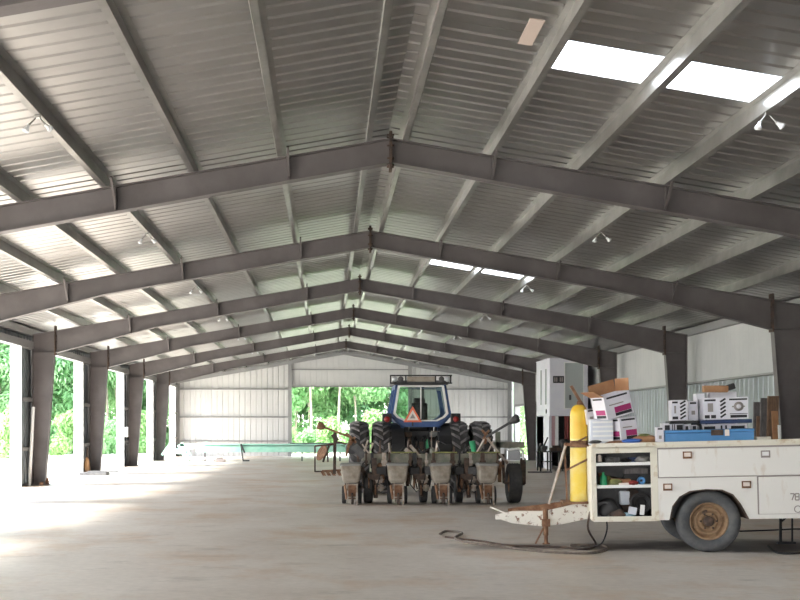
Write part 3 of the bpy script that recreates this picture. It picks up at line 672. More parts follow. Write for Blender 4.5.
# ------------------------------------------------------------------ long green boom across the far end
BYY = 53.5
root = empty('green_boom', (at(245, 445, BYY).x, BYY, 0), 'long pale green implement boom lying low across the far end of the shed', 'farm implement')
def g_(px, py, dy=0): v = at(px, py, BYY); return Vector((v.x - root.location.x, dy, v.z))
m = MB(); a = g_(196, 449); b = g_(352, 448); m.box(a.x, b.x, -.06, .06, .42, .74); m.bar(g_(180, 445), g_(352, 445), .12, .12); m.bar(g_(176, 452), g_(208, 443), .14, .14); m.build('boom_beam', 'seagreen', root)
m = MB(); m.bar(g_(290, 443.6), g_(400, 443.6), .1, .08); m.build('rear_rail', 'darkgrey', root)
m = MB(); m.bar(g_(241, 444, -.1), g_(243.5, 460, -.3), .05, .05); m.bar(g_(241, 444, -.1), (g_(245, 444).x, -.35, .4), .05, .05); m.bar(g_(243.5, 460, -.3), (g_(247, 462).x, -.4, .05), .05, .05); m.box(g_(245, 0).x - .08, g_(250, 0).x, -.5, -.25, 0, .07); m.build('prop_stand', 'darkgrey', root)
m = MB()
for px in (302, 205, 340): m.bar(g_(px, 447), (g_(px, 0).x, 0, 0), .07, .07)
m.build('support_leg', 'darkgrey', root)
m = MB(); m.bar(g_(166, 450), g_(186, 452), .3, .22); m.bar(g_(180, 444), g_(189, 457), .12, .3); m.box(g_(183, 0).x, g_(189, 0).x, -.2, .2, 0, .35); m.bar(g_(162, 455), g_(170, 444), .10, .10); m.box(g_(166, 0).x, g_(170, 0).x, -.15, .15, 0, .3); m.build('end_gearbox', 'seagreen', root)
m = MB(); v = at(220, 458, BYY - 1); m.box(-.26, .26, -.2, .2, 0, .13); m.box(-.16, .16, -.1, .1, .13, .22)
tag(m.build('concrete_block', 'greyink', None, (v.x, BYY - 1.2, 0), bevel=.02), 'small grey block on the floor in front of the green boom', 'block')

# ------------------------------------------------------------------ tall white cabin by the right wall
KY = 43.0
kb = empty('equipment_cabin', (8.1, KY, 0), 'tall pale white equipment cabin with a window, beside the right wall', 'machine cabin')
def c_(px, py): v = at(px, py, KY); return Vector((v.x - 8.1, 0, v.z))
xl = c_(549.5, 0).x; xr = c_(588, 0).x; zb = c_(0, 416).z; zt = 4.17
m = MB(); m.box(xl, xr, 0, 2.7, zb, zt); m.box(xl - .02, xr + .02, -.02, 2.72, zt, zt + .04)
m.build('cabin_body', 'cabin', kb, bevel=.02)
m = MB(); m.box(xl, xl + .10, .1, 2.7, 0, zb); m.box(xl, xl + .34, 1.2, 2.6, 0, zb); m.build('side_skirt', 'cabin', kb)
m = MB(); w0 = c_(565, 363); w1 = c_(583, 408)
for a0, a1, b0, b1 in ((w0.x - .04, w1.x + .04, w0.z, w0.z + .04), (w0.x - .04, w1.x + .04, w1.z - .04, w1.z), (w0.x - .04, w0.x, w1.z, w0.z), (w1.x, w1.x + .04, w1.z, w0.z)): m.box(a0, a1, -.03, 0, b0, b1)
f = m.build('window_frame', 'trimw', kb); m = MB(); m.box(w0.x, w1.x, -.012, -.004, w1.z, w0.z); m.build('window_pane', 'pane', f)
m = MB(); m.box(c_(569, 0).x, c_(571, 0).x, -.05, -.012, c_(0, 400).z, c_(0, 395).z); m.build('door_handle', 'black', kb)
m = MB(); s0 = c_(553, 376); s1 = c_(564, 383); m.box(s0.x, s1.x, -.02, 0, s1.z, s0.z, 0)
for k in range(5):
    if k != 2: m.box(s0.x + .04 + k * .07, s0.x + .09 + k * .07, -.024, -.02, s1.z + .05, s0.z - .05, 1)
m.build('name_plate', ['ink', 'greyink'], kb)
for k, y in enumerate((.55, 1.5)):
    m = MB(); m.box(xl - .012, xl, y, y + .28, zb + .45, zt - .35); m.build('slot_window', 'pane', kb)
m = MB(); m.lathe([(0, -.02), (.09, -.02), (.09, .0), (0, .0)], (xl, .6, c_(0, 411).z), 'x', 16); m.build('port_hole', 'black', kb)
m = MB(); m.box(c_(550, 0).x, c_(556, 0).x, .2, .3, c_(0, 446).z, zb); m.build('pink_panel', 'pink', kb)
m = MB(); m.box(c_(556, 0).x, c_(559, 0).x, .1, .2, c_(0, 446).z, zb); m.build('white_strip', 'trimw', kb)
m = MB(); m.box(c_(559.5, 0).x, c_(587, 0).x, .5, 2.4, .1, zb); m.build('dark_undercarriage', 'black', kb)
for px, mm in ((567, 'red'), (569.5, 'red'), (574, 'red')):
    m = MB(); m.tube([(c_(px, 0).x, .3, .5), (c_(px, 0).x, .3, zb)], .045, 10); m.build('vertical_pipe', mm, kb)
for px in (564, 582):
    m = MB(); tyre(m, .55, .28, .36, (0, 0, 0), 'x', 0, 30, 16); o = m.build('wheel', 'rubber', kb, (c_(px, 0).x, .0, .57))
    m = MB(); rim(m, .28, .3); m.build('rim', 'rust', o)

# small black stand with a vice, on the floor in front of the cabin
SY = 41.5
st = empty('steel_stand', (at(549, 0, SY).x, SY, 0), 'small black steel stand with clutter on it, left of the white cabin', 'stand')
def t_(px, py): v = at(px, py, SY); return Vector((v.x - st.location.x, 0, v.z))
m = MB(); m.box(t_(538, 0).x, t_(562, 0).x, -.3, .3, t_(0, 451).z - .04, t_(0, 451).z); m.build('top', 'black', st)
for px in (539, 549, 561):
    for y in (-.27, .27):
        m = MB(); m.bar((t_(px, 0).x, y, 0), (t_(px, 0).x, y, t_(0, 451).z - .03), .05, .05); m.build('leg', 'black', st)
m = MB(); m.bar((t_(538, 0).x, -.27, .35), (t_(562, 0).x, -.27, .35), .04, .04); m.build('stretcher', 'black', st)
v = MB(); v.bar((-.1, 0, .12), (.12, 0, .12), .12, .14); v.box(-.08, .08, -.08, .08, 0, .06); v.bar((-.02, 0, .15), (.14, 0, .5), .05, .05); v.bar((-.22, 0, .02), (-.12, 0, .28), .05, .05)
vz = t_(0, 451).z
tag(v.build('bench_vice', 'darkgrey', None, (at(544, 0, SY).x, SY, vz), bevel=.01), 'dark bench vice clamped on the small black stand', 'vice')
v = MB(); v.box(-.22, .2, -.15, .15, 0, .12); v.box(-.12, .1, -.1, .1, .12, .2); tag(v.build('parts_box', 'rustdark', None, (at(556, 0, SY).x, SY, vz), bevel=.02), 'dark box of parts on the right end of the small black stand', 'box')
v = MB(); v.box(-.42, .42, -.06, .06, 0, .05); tag(v.build('floor_timber', 'woodgrey', None, (at(540, 0, 39.8).x, 39.8, 0)), 'short dark timber lying on the floor by the small black stand', 'timber')

# ------------------------------------------------------------------ service body trailer
RX, RY = 3.93, 14.5
tl = empty('utility_trailer', (RX, RY, 0), 'worn white steel service-body trailer with an open end compartment and rusty wheel', 'trailer')
tl.rotation_mode = 'XYZ'
TM = Matrix.Translation((RX, RY, 0)) @ Matrix.Rotation(math.radians(-8), 4, 'Z') @ Matrix.Rotation(math.radians(-1.5), 4, 'Y')
tl.matrix_basis = TM; TI = TM.inverted()
def T(px, py, y=0):
    """measured photo point on the trailer's own plane y -> trailer coordinates"""
    o_ = TI @ Vector((CX, 0, EYE)); d_ = TI.to_3x3() @ Vector(((px - VX) / F, 1, -(py - VY) / F))
    return o_ + d_ * ((y - o_.y) / d_.y)
def put(o, v, rot=0, rz=0):
    o.matrix_basis = TM @ Matrix.Translation(v) @ Matrix.Rotation(rz, 4, 'Z') @ Matrix.Rotation(rot, 4, 'Y'); return o
def bx(n, x0, x1, y0, y1, z0, z1, mm, bev=0, par=None): m = MB(); m.box(x0, x1, y0, y1, z0, z1); return m.build(n, mm, par or tl, bevel=bev)
LX, RXX = T(592.5, 480).x, 1.95; ZB, ZT = T(640, 520.5).z, T(640, 446).z; W = 1.85
XS = T(658, 480).x; XO = T(651, 480).x; ZD = T(700, 477.5).z; XR = T(757.5, 500).x; XI = T(596.5, 480).x; ZU = ZT - .045
slope = .022
def zs(x): return (x - LX) * slope * .6
m = MB()
arch = [(-.46, ZB), (-.42, .60), (-.33, .72), (-.20, .79), (.0, .80), (.20, .79), (.33, .73), (.42, .62), (.52, ZB)]
m.prism([(XS, ZB)] + arch + [(XR, ZB), (XR, ZD), (XS, ZD)], 0, .03)
m.build('fender_panel', 'white', tl)
m = MB(); m.prism([(-.46, ZB), (-.42, .60), (-.33, .72), (-.20, .79), (.0, .81), (.20, .80), (.33, .74), (.42, .62), (.52, ZB), (.50, ZB), (.40, .61), (.32, .725), (.19, .785), (.0, .795), (-.19, .775), (-.32, .705), (-.41, .59), (-.44, ZB)], -.012, .40); m.build('wheel_arch', 'rustdark', tl)
m = MB(); m.box(LX, XI, 0, .03, ZB, ZU); m.box(XO, XS, 0, .03, ZB, ZU); m.box(LX, XS, 0, .03, ZT - .085, ZT); m.box(LX, XS, -.01, .03, ZB - .01, ZB + .055)
m.build('compartment_frame', 'cream', tl, bevel=.004)
d = bx('upper_door', XS + .012, RXX - .03, -.018, .012, ZD + .012, ZT - .05, 'white', .008)
d2 = bx('rear_door', XR + .02, RXX - .03, -.018, .012, ZB + .06, ZD - .008, 'white', .008)
bx('rear_sill', XR, RXX, 0, .03, ZB, ZB + .055, 'white'); bx('door_surround', XS, RXX, .004, .03, ZD - .01, ZT - .01, 'greyink')
bx('rear_backing', XR, RXX, .005, .03, ZB + .04, ZD, 'greyink')
def latch(par, x, z, rusty=True):
    m = MB(); m.box(x - .055, x + .055, -.026, -.012, z - .045, z + .045, 0); m.box(x - .04, x + .04, -.03, -.02, z - .02, z + .03, 1); m.box(x - .052, x + .052, -.040, -.026, z + .032, z + .044, 0)
    for a, b, c, e in ((x - .055, x - .047, z - .045, z + .045), (x + .047, x + .055, z - .045, z + .045), (x - .055, x + .055, z - .045, z - .037)): m.box(a, b, -.034, -.02, c, e, 0)
    m.build('latch', ['rust' if rusty else 'greyink', 'pale' if rusty else 'trimw'], par)
q1 = T(687, 455); latch(d, q1.x, q1.z); q1 = T(765, 454); latch(d, q1.x, q1.z, False)
q1 = T(667.5, 487); latch(tl, q1.x, q1.z); q1 = T(746, 484.5); latch(tl, q1.x, q1.z)
# faded number and ring on the rear door
def seg(mb, x, z, pts, w):
    for a, b in zip(pts[:-1], pts[1:]): mb.bar((x + a[0], -.0195, z + a[1]), (x + b[0], -.0195, z + b[1]), .003, w, up=(0, 0, 1) if abs(a[0] - b[0]) > abs(a[1] - b[1]) else (1, 0, 0))
m = MB(); q1 = T(790, 500); seg(m, q1.x, q1.z, [(0, .08), (.05, .08), (.02, 0)], .014); seg(m, q1.x + .06, q1.z, [(0, 0), (.045, 0), (.045, .08), (0, .08), (0, 0)], .014); seg(m, q1.x + .06, q1.z, [(0, .04), (.045, .04)], .014)
m.build('faded_number', 'greyink', d2)
q1 = T(797.5, 509); m = MB(); m.lathe([(.036, -.0195), (.046, -.0195), (.046, -.024), (.036, -.024)], (q1.x, 0, q1.z), 'y', 20, 0, True); m.build('ring_pull', 'greyink', d2)
# shell: side boxes, floor, bulkheads, top rails
m = MB(); m.box(LX, RXX, .0, .42, ZT - .03, ZT + .015); m.box(LX, RXX, W - .42, W, ZT - .03, ZT + .015); m.box(LX, RXX, -.02, .02, ZT - .01, ZT + .045); m.build('top_rail', 'cream', tl, bevel=.006)
m = MB(); m.box(LX, RXX, .40, .42, ZB, ZT - .03); m.box(LX, RXX, W - .42, W - .4, ZB, ZT - .03); m.box(LX, RXX, W - .03, W, ZB, ZT - .03)
m.box(LX, LX + .02, .03, W - .03, ZB, ZT - .03); m.box(RXX - .02, RXX, 0.03, W - .03, ZB, ZT - .03); m.box(LX, XS, .03, .42, ZB, ZB + .02); m.box(XR, RXX, .03, .42, ZB, ZB + .02); m.box(LX, RXX, .42, W - .42, .70, .73)
m.box(XS - .02, XS, .03, .4, ZB, ZT - .03); m.build('inner_shell', 'darkgrey', tl)
bx('front_panel', LX - .012, LX, .0, W, ZB, ZT, 'cream')
S1 = T(625, 463).z; S2 = T(625, 485.5).z; S0 = ZB + .022
for z in (S1 - .012, S2 - .012):
    m = MB(); m.box(LX + .03, XS - .03, .02, .40, z - .012, z + .012); m.box(LX + .03, XS - .03, .012, .03, z - .02, z + .02); m.build('compartment_shelf', 'trimw', tl)
m = MB(); m.bar((LX, .5, .47), (RXX, .5, .47), .08, .12); m.bar((LX, W - .5, .47), (RXX, W - .5, .47), .08, .12); m.bar((0, .15, .37), (0, W - .15, .37), .08, .08)
for x in (-1.3, .0, 1.6): m.bar((x, .1, .5), (x, W - .1, .5), .06, .08)
m.build('chassis', 'rustdark', tl)
def rwheel(y, side):
    m = MB(); R0 = .395
    tyre(m, R0, .235, .24, (0, 0, 0), 'y', 0, 48, ribs=4); o = m.build('wheel', 'rubber_grey', tl, (.04, y, R0))
    m = MB(); m.lathe([(.235, side * .07), (.242, side * .085), (.22, side * .08), (.212, side * .02), (.19, side * .0), (.175, side * .045), (.165, side * .055), (.15, side * .05), (.135, side * .015), (.12, side * .015), (.11, side * .055), (.085, side * .06), (.08, side * .03), (.06, side * .03)], (0, 0, 0), 'y', 40)
    m.lathe([(.235, -.08), (.22, .0), (.235, .08)], (0, 0, 0), 'y', 40)
    for k in range(4):
        a = k * PI / 2 + .4; m.cbox((.185 * math.cos(a), side * .05, .185 * math.sin(a)), (.03, .01, .03))
    rm = m.build('rim', 'rim', o)
    m = MB(); m.lathe([(.065, side * .03), (.065, side * .085), (.055, side * .10), (.02, side * .105), (0, side * .105)], (0, 0, 0), 'y', 20)
    for k in range(6):
        a = k * PI / 3; m.lathe([(0, side * .03), (.013, side * .03), (.013, side * .075), (0, side * .075)], (.10 * math.cos(a), 0, .10 * math.sin(a)), 'y', 6)
    m.build('hub', 'rustdark', o)
rwheel(.14, -1); rwheel(W - .32, 1)
# tongue with rusty plates and jack
m = MB(); y0 = .80
m.prism([(T(497, 518, y0).x, T(497, 518, y0).z), (T(498, 514, y0).x, T(498, 514, y0).z), (T(513, 512, y0).x, T(513, 511, y0).z), (T(545, 511, y0).x, T(545, 511, y0).z), (T(575, 504, y0).x, T(575, 504, y0).z), (T(597, 501, y0).x, T(597, 501, y0).z), (T(606, 516, y0).x, T(606, 516, y0).z), (T(590, 518, y0).x, T(590, 518, y0).z), (T(562, 524, y0).x, T(562, 524, y0).z), (T(540, 526, y0).x, T(540, 526, y0).z), (T(512, 523, y0).x, T(512, 523, y0).z)], y0 - .03, y0 + .03)
m.build('tongue_beam', 'whiterust', tl)
m = MB(); m.prism([(T(508, 509, y0).x, T(508, 509, y0).z), (T(570, 501, y0).x, T(570, 501, y0).z), (T(600, 495, y0).x, T(600, 495, y0).z), (T(600, 505, y0).x, T(600, 505, y0).z), (T(545, 512, y0).x, T(545, 512, y0).z), (T(508, 512, y0).x, T(508, 513, y0).z)], y0 + .05, y0 + .12)
m.bar(T(510, 512, .9), T(600, 505, 1.25), .08, .1); m.box(T(562, 500, y0).x, T(600, 500, y0).x, y0 - .25, y0 + .35, T(572, 503, y0).z, T(572, 501, y0).z); m.build('cylinder_platform', 'rust', tl)
m = MB(); m.bar(T(505, 513, y0), T(490, 507, y0), .02, .02); m.box(T(497, 500, y0).x - .03, T(509, 500, y0).x, y0 - .05, y0 + .05, T(572, 518, y0).z, T(572, 513, y0).z); m.build('coupler', 'whiterust', tl)
m = MB(); jx = T(545, 500, y0 - .07).x; m.tube([(jx, y0 - .07, T(572, 508, y0).z), (jx, y0 - .07, .18)], .035, 10); m.tube([(jx, y0 - .07, .2), (jx, y0 - .07, 0.07)], .026, 10); m.box(jx - .05, jx + .06, y0 - .11, y0 - .02, .3, .40); m.lathe([(0, 0), (.05, 0), (.05, .015), (0, .015)], (jx, y0 - .07, .06), 'z', 12); m.bar((jx, y0 - .07, .34), (T(534, 500, y0).x, y0 - .1, .07), .02, .02); m.build('jack_post', 'rust', tl)
# posts holding the cylinder
m = MB(); hx = T(590.5, 470, .66).x; m.bar((hx, .66, T(572, 520, .66).z), (hx, .66, T(572, 421, .66).z), .035, .035); m.bar((T(567, 500, .66).x, .66, T(572, 503, .66).z), (T(566, 500, .66).x, .66, T(572, 443, .66).z), .022, .022)
m.bar((T(566, 500, .58).x, .58, T(572, 444, .58).z), (hx, .60, T(572, 447, .6).z), .03, .04); m.bar((T(567, 500, .55).x, .56, T(572, 470, .58).z), (hx, .57, T(572, 458, .6).z), .018, .025); m.build('cylinder_rack', 'rust', tl)
m = MB(); m.bar(T(566, 444, .6), T(549, 504, .75), .025, .03); m.build('rack_brace', 'steelbar', tl)

# yellow gas cylinder
p0 = TM @ T(579, 502.5, .72)
cy = empty('gas_cylinder', (p0.x, p0.y, p0.z + .01), 'tall scuffed yellow gas cylinder standing on the trailer tongue', 'gas cylinder')
H0 = (TM @ T(579, 404, .72)).z - p0.z - .02
m = MB(); m.lathe([(0, 0), (.108, 0), (.118, .02), (.118, H0 - .46), ], (0, 0, 0), 'z', 28); m.build('lower_body', 'yellow', cy)
m = MB(); m.lathe([(.119, H0 - .46), (.119, H0 - .14), (.11, H0 - .08), (.085, H0 - .03), (.05, H0 - .005), (.035, H0), (.0, H0)], (0, 0, 0), 'z', 28); m.build('shoulder', 'amber', cy)
m = MB(); m.lathe([(.03, H0 - .01), (.03, H0 + .03), (.02, H0 + .05), (0, H0 + .05)], (0, 0, 0), 'z', 12); m.build('valve', 'rust', cy)
m = MB(); m.tube([(-.12, -.02, H0 * .62), (-.05, -.125, H0 * .62), (.05, -.125, H0 * .66), (.12, -.02, H0 * .68)], .012, 6); m.build('strap', 'rust', cy)
# scuff band on the yellow body
m = MB(); m.lathe([(.1195, H0 * .56), (.1195, H0 * .63)], (0, 0, 0), 'z', 28); m.build('rust_band', 'rust', cy)

# iron bar leaning behind the cylinder, hoses on the floor
a = at(571, 386, RY + .95); b = at(586, 411, RY + .95); c = at(594, 440, RY + .95)
m = MB(); m.bar(a, b, .035, .035); m.bar(b, c, .02, .02); tag(m.build('iron_bar', 'rust'), 'brown iron bar leaning at a slant above the yellow cylinder', 'bar')
def floor_curve(pts, r, name, mm, label, cat, n=6):
    P = []
    for i in range(len(pts) - 1):
        p0_, p1_, p2_, p3_ = [Vector(pts[max(0, min(len(pts) - 1, k))]) for k in (i - 1, i, i + 1, i + 2)]
        for k in range(6):
            t = k / 6; P.append(.5 * ((2 * p1_) + (-p0_ + p2_) * t + (2 * p0_ - 5 * p1_ + 4 * p2_ - p3_) * t * t + (-p0_ + 3 * p1_ - 3 * p2_ + p3_) * t ** 3))
    P.append(Vector(pts[-1])); m = MB(); m.tube(P, r, n); return tag(m.build(name, mm), label, cat)
def fl(px, py, z=.014): Y = F * (EYE - z) / (py - VY); v = at(px, py, Y); return (v.x, v.y, z)
floor_curve([fl(440, 534), fl(447, 531), fl(462, 533), fl(455, 538), fl(470, 543), fl(500, 546), fl(520, 549), fl(550, 552), fl(590, 553), fl(607, 549), fl(600, 545), fl(570, 545.5)], .02, 'welding_hose', 'hose', 'dusty brown hose looping across the floor under the trailer tongue', 'hose')
floor_curve([fl(445, 537), fl(480, 541), fl(505, 545), fl(525, 546), fl(560, 547), fl(585, 549), fl(596, 545), (at(588, 0, 15.1).x, 15.1, .25), (at(590, 0, 15.1).x, 15.1, .48)], .014, 'cable', 'rustdark', 'thin dark cable hanging from the tongue onto the floor loops', 'cable')
floor_curve([(at(606, 0, 15.0).x, 15.0, .42), (at(607, 0, 15.0).x, 15.0, .25), (at(602, 0, 14.95).x, 14.95, .08), fl(594, 546)], .010, 'hanging_cord', 'black', 'thin black cord drooping under the open compartment', 'cord')
floor_curve([fl(720, 532), fl(745, 531), fl(775, 530), fl(800, 529), fl(830, 531)], .012, 'air_hose', 'black', 'thin black hose lying straight behind the trailer wheel', 'hose')
floor_curve([fl(768, 546), fl(776, 552), fl(792, 553.5), fl(812, 552)], .014, 'curled_hose', 'black', 'black hose curled on the floor at the trailer tail', 'hose')
sx_ = at(780.5, 545, 15.6)
m = MB(); m.bar((0, 0, 0), (0, 0, .42), .03, .03); m.bar((0, 0, .30), (.16, 0, .43), .025, .025); m.bar((.16, 0, .02), (.16, 0, .43), .02, .02); m.bar((-.05, 0, .015), (.2, 0, .015), .06, .03); m.bar((0, 0, .42), (.16, 0, .42), .02, .02)
tag(m.build('axle_stand', 'black', None, (sx_.x, 15.6, 0)), 'small black steel stand under the tail of the trailer', 'stand')

# ------------------------------------------------------------------ things in the open compartment
def thing_box(name, px0, px1, py0, py1, y, d, mm, label, cat, rot=0, bev=.006, group=None):
    a = T(px0, py1, y); b = T(px1, py0, y); w_ = b.x - a.x; h_ = b.z - a.z
    z0 = a.z
    for zl in (S1, S2, S0, ZT + .016, ZT + .046):
        if abs(z0 - zl) < .03: z0 = zl
    if ZT - .12 < z0 < ZT + .05 and y > .03: z0 = ZT + .016
    m = MB(); m.box(-w_ / 2, w_ / 2, 0, d, 0, h_); o = m.build(name, mm, None, None, bevel=bev); put(o, ((a.x + b.x) / 2, y, z0), rot); return tag(o, label, cat, group)
def blob(name, px, z, y, rx, ry, rz, mm, label, cat, seed=1, group=None):
    rr = random.Random(seed); v = T(px, 480, y); m = MB()
    prof = []; n = 18; P = 9; vs = []; fs = []
    for i in range(P):
        t = PI * (i + .5) / P
        for k in range(n):
            a = 2 * PI * k / n; f = 1 + .16 * math.sin(3 * a + seed + i) + rr.uniform(-.09, .09)
            vs.append((rx * math.sin(t) * math.cos(a) * f, ry * math.sin(t) * math.sin(a) * f, max(-rz * .75, rz * -math.cos(t)) ))
    for i in range(P - 1):
        for k in range(n): fs.append((i * n + k, i * n + (k + 1) % n, (i + 1) * n + (k + 1) % n, (i + 1) * n + k))
    fs += [tuple(range(n))[::-1], tuple(range(n * (P - 1), n * P))]
    m.add(vs, fs, 0, True); return tag(put(m.build(name, mm), (v.x, y, z + rz * .75)), label, cat, group)
def coil(name, px, z, y, r, t, mm, label, cat, axis='y', turns=3):
    v = T(px, 500, y); m = MB()
    for k in range(turns):
        rr_ = r - .02 * k; cpos = (.006 * k, 0.03 * k, 0) if axis == 'y' else (0, 0, .03 * k)
        m.lathe([(rr_ + t * math.cos(a), t * math.sin(a)) for a in [2 * PI * q_ / 8 for q_ in range(8)]], cpos, axis, 26, 0, True)
    return tag(put(m.build(name, mm), (v.x, y, z + (r + t if axis == 'y' else t))), label, cat)
thing_box('tool_tray', 606, 619, 456, 462, .08, .2, 'darkgrey', 'dark grey tool tray on the top compartment shelf', 'tray')
m = MB(); m.tube([(0, 0, .02), (0, .0, .09), (0, 0, .11)], [.03, .03, .012], 12); tag(put(m.build('spray_can', 'pale'), (T(599.5, 460, .12).x, .12, S1)), 'pale spray can at the left end of the top compartment shelf', 'can')
blob('rag', 643, S1, .15, .09, .1, .05, 'hoplid', 'grey rag heaped at the right end of the top compartment shelf', 'rag', 3)
blob('glove', 626, S1, .2, .07, .08, .03, 'black', 'black glove lying in the middle of the top compartment shelf', 'glove', 4)
m = MB(); m.tube([(0, 0, 0), (0, 0, .11), (0, 0, .14), (0, 0, .17)], [.045, .045, .018, .018], 12); tag(put(m.build('bottle', 'green'), (T(603.5, 480, .12).x, .12, S2)), 'green bottle at the left end of the middle compartment shelf', 'bottle')
m = MB(); m.tube([(0, 0, 0), (0, 0, .09), (0, 0, .12)], [.035, .035, .015], 12); tag(put(m.build('bottle', 'olive'), (T(608.5, 480, .2).x, .2, S2)), 'olive bottle beside the green bottle in the compartment', 'bottle')
thing_box('parts_bin', 611, 622, 478, 485, .07, .18, 'rust', 'rusty brown parts bin on the middle compartment shelf', 'bin')
thing_box('small_carton', 622, 631, 479, 485, .12, .15, 'cardboard', 'small brown carton on the middle compartment shelf', 'carton')
thing_box('parts_case', 624, 648, 468, 474, .24, .14, 'woodgrey', 'long grey case at the back of the middle compartment shelf', 'case')
thing_box('long_carton', 624, 637, 474.2, 485, .26, .1, 'black', 'black carton under the long grey case in the compartment', 'carton')
m = MB(); m.lathe([(.018, 0), (.05, 0), (.052, .02), (.052, .05), (.05, .07), (.018, .07)], (0, 0, 0), 'y', 22, 0, True); tag(put(m.build('tape_roll', 'toolblue'), (T(641.5, 480, .08).x, .08, S2 + .052)), 'bright blue roll of tape on the middle compartment shelf', 'tape roll')
blob('wire_tangle', 613, S2, .27, .1, .06, .06, 'rustdark', 'brown wire tangle behind the rusty parts bin', 'wire', 5)
blob('tool_bag', 608, S0, .17, .14, .13, .15, 'black', 'black tool bag on the left of the compartment floor', 'bag', 6)
coil('hose_coil', 603, S0, .08, .10, .014, 'darkgrey', 'dark grey hose coil standing before the black tool bag', 'hose coil')
thing_box('plastic_jug', 620, 630, 491, 505, .25, .12, 'milky', 'milky plastic jug at the back of the compartment floor', 'jug', bev=.02)
blob('cloth', 623, S0, .13, .16, .08, .045, 'cloth', 'pale blue cloth crumpled on the compartment floor', 'cloth', 8)
coil('cable_coil', 641, S0 + .05, .09, .125, .018, 'black', 'black cable coil standing at the right of the compartment floor', 'cable coil')
blob('battery_pouch', 642, S0, .27, .11, .1, .16, 'black', 'black pouch behind the black cable coil', 'pouch', 9)
thing_box('white_card', 640, 644, 505, 515, .02, .04, 'trimw', 'small white card standing below the black cable coil', 'card', .1, .002)

blob('crumpled_rag', 611, S1, .12, .07, .07, .04, 'darkgrey', 'dark crumpled rag beside the grey tool tray', 'rag', 21)
thing_box('socket_case', 628, 637, 458, 463, .22, .12, 'navy', 'small navy case behind the black glove', 'case')
blob('rope_bundle', 615, S2, .08, .08, .05, .05, 'olive', 'olive rope bundle before the rusty parts bin', 'rope', 22)
thing_box('paper_packet', 619, 629, 482.5, 485, .03, .06, 'pale', 'thin pale packet lying at the front of the middle compartment shelf', 'packet', 0, .001)
blob('red_rag', 633, S2, .05, .06, .05, .035, 'red', 'dark red rag left of the blue tape roll', 'rag', 23)
thing_box('oil_can', 599, 602.5, 473, 485, .25, .07, 'rust', 'rusty oil can behind the green bottle', 'can')
blob('leather_belt', 617, S0, .07, .10, .05, .07, 'rustdark', 'brown leather tool belt between the hose coil and the pale cloth', 'belt', 25)
thing_box('plastic_bag', 628, 636, 507, 514.5, .03, .06, 'milky', 'small milky plastic bag in front of the pale blue cloth', 'bag', .2, .01)
blob('wire_bundle', 631, S0 + .0, .3, .12, .05, .22, 'rustdark', 'dark brown wire bundle behind the milky jug', 'wire', 26)
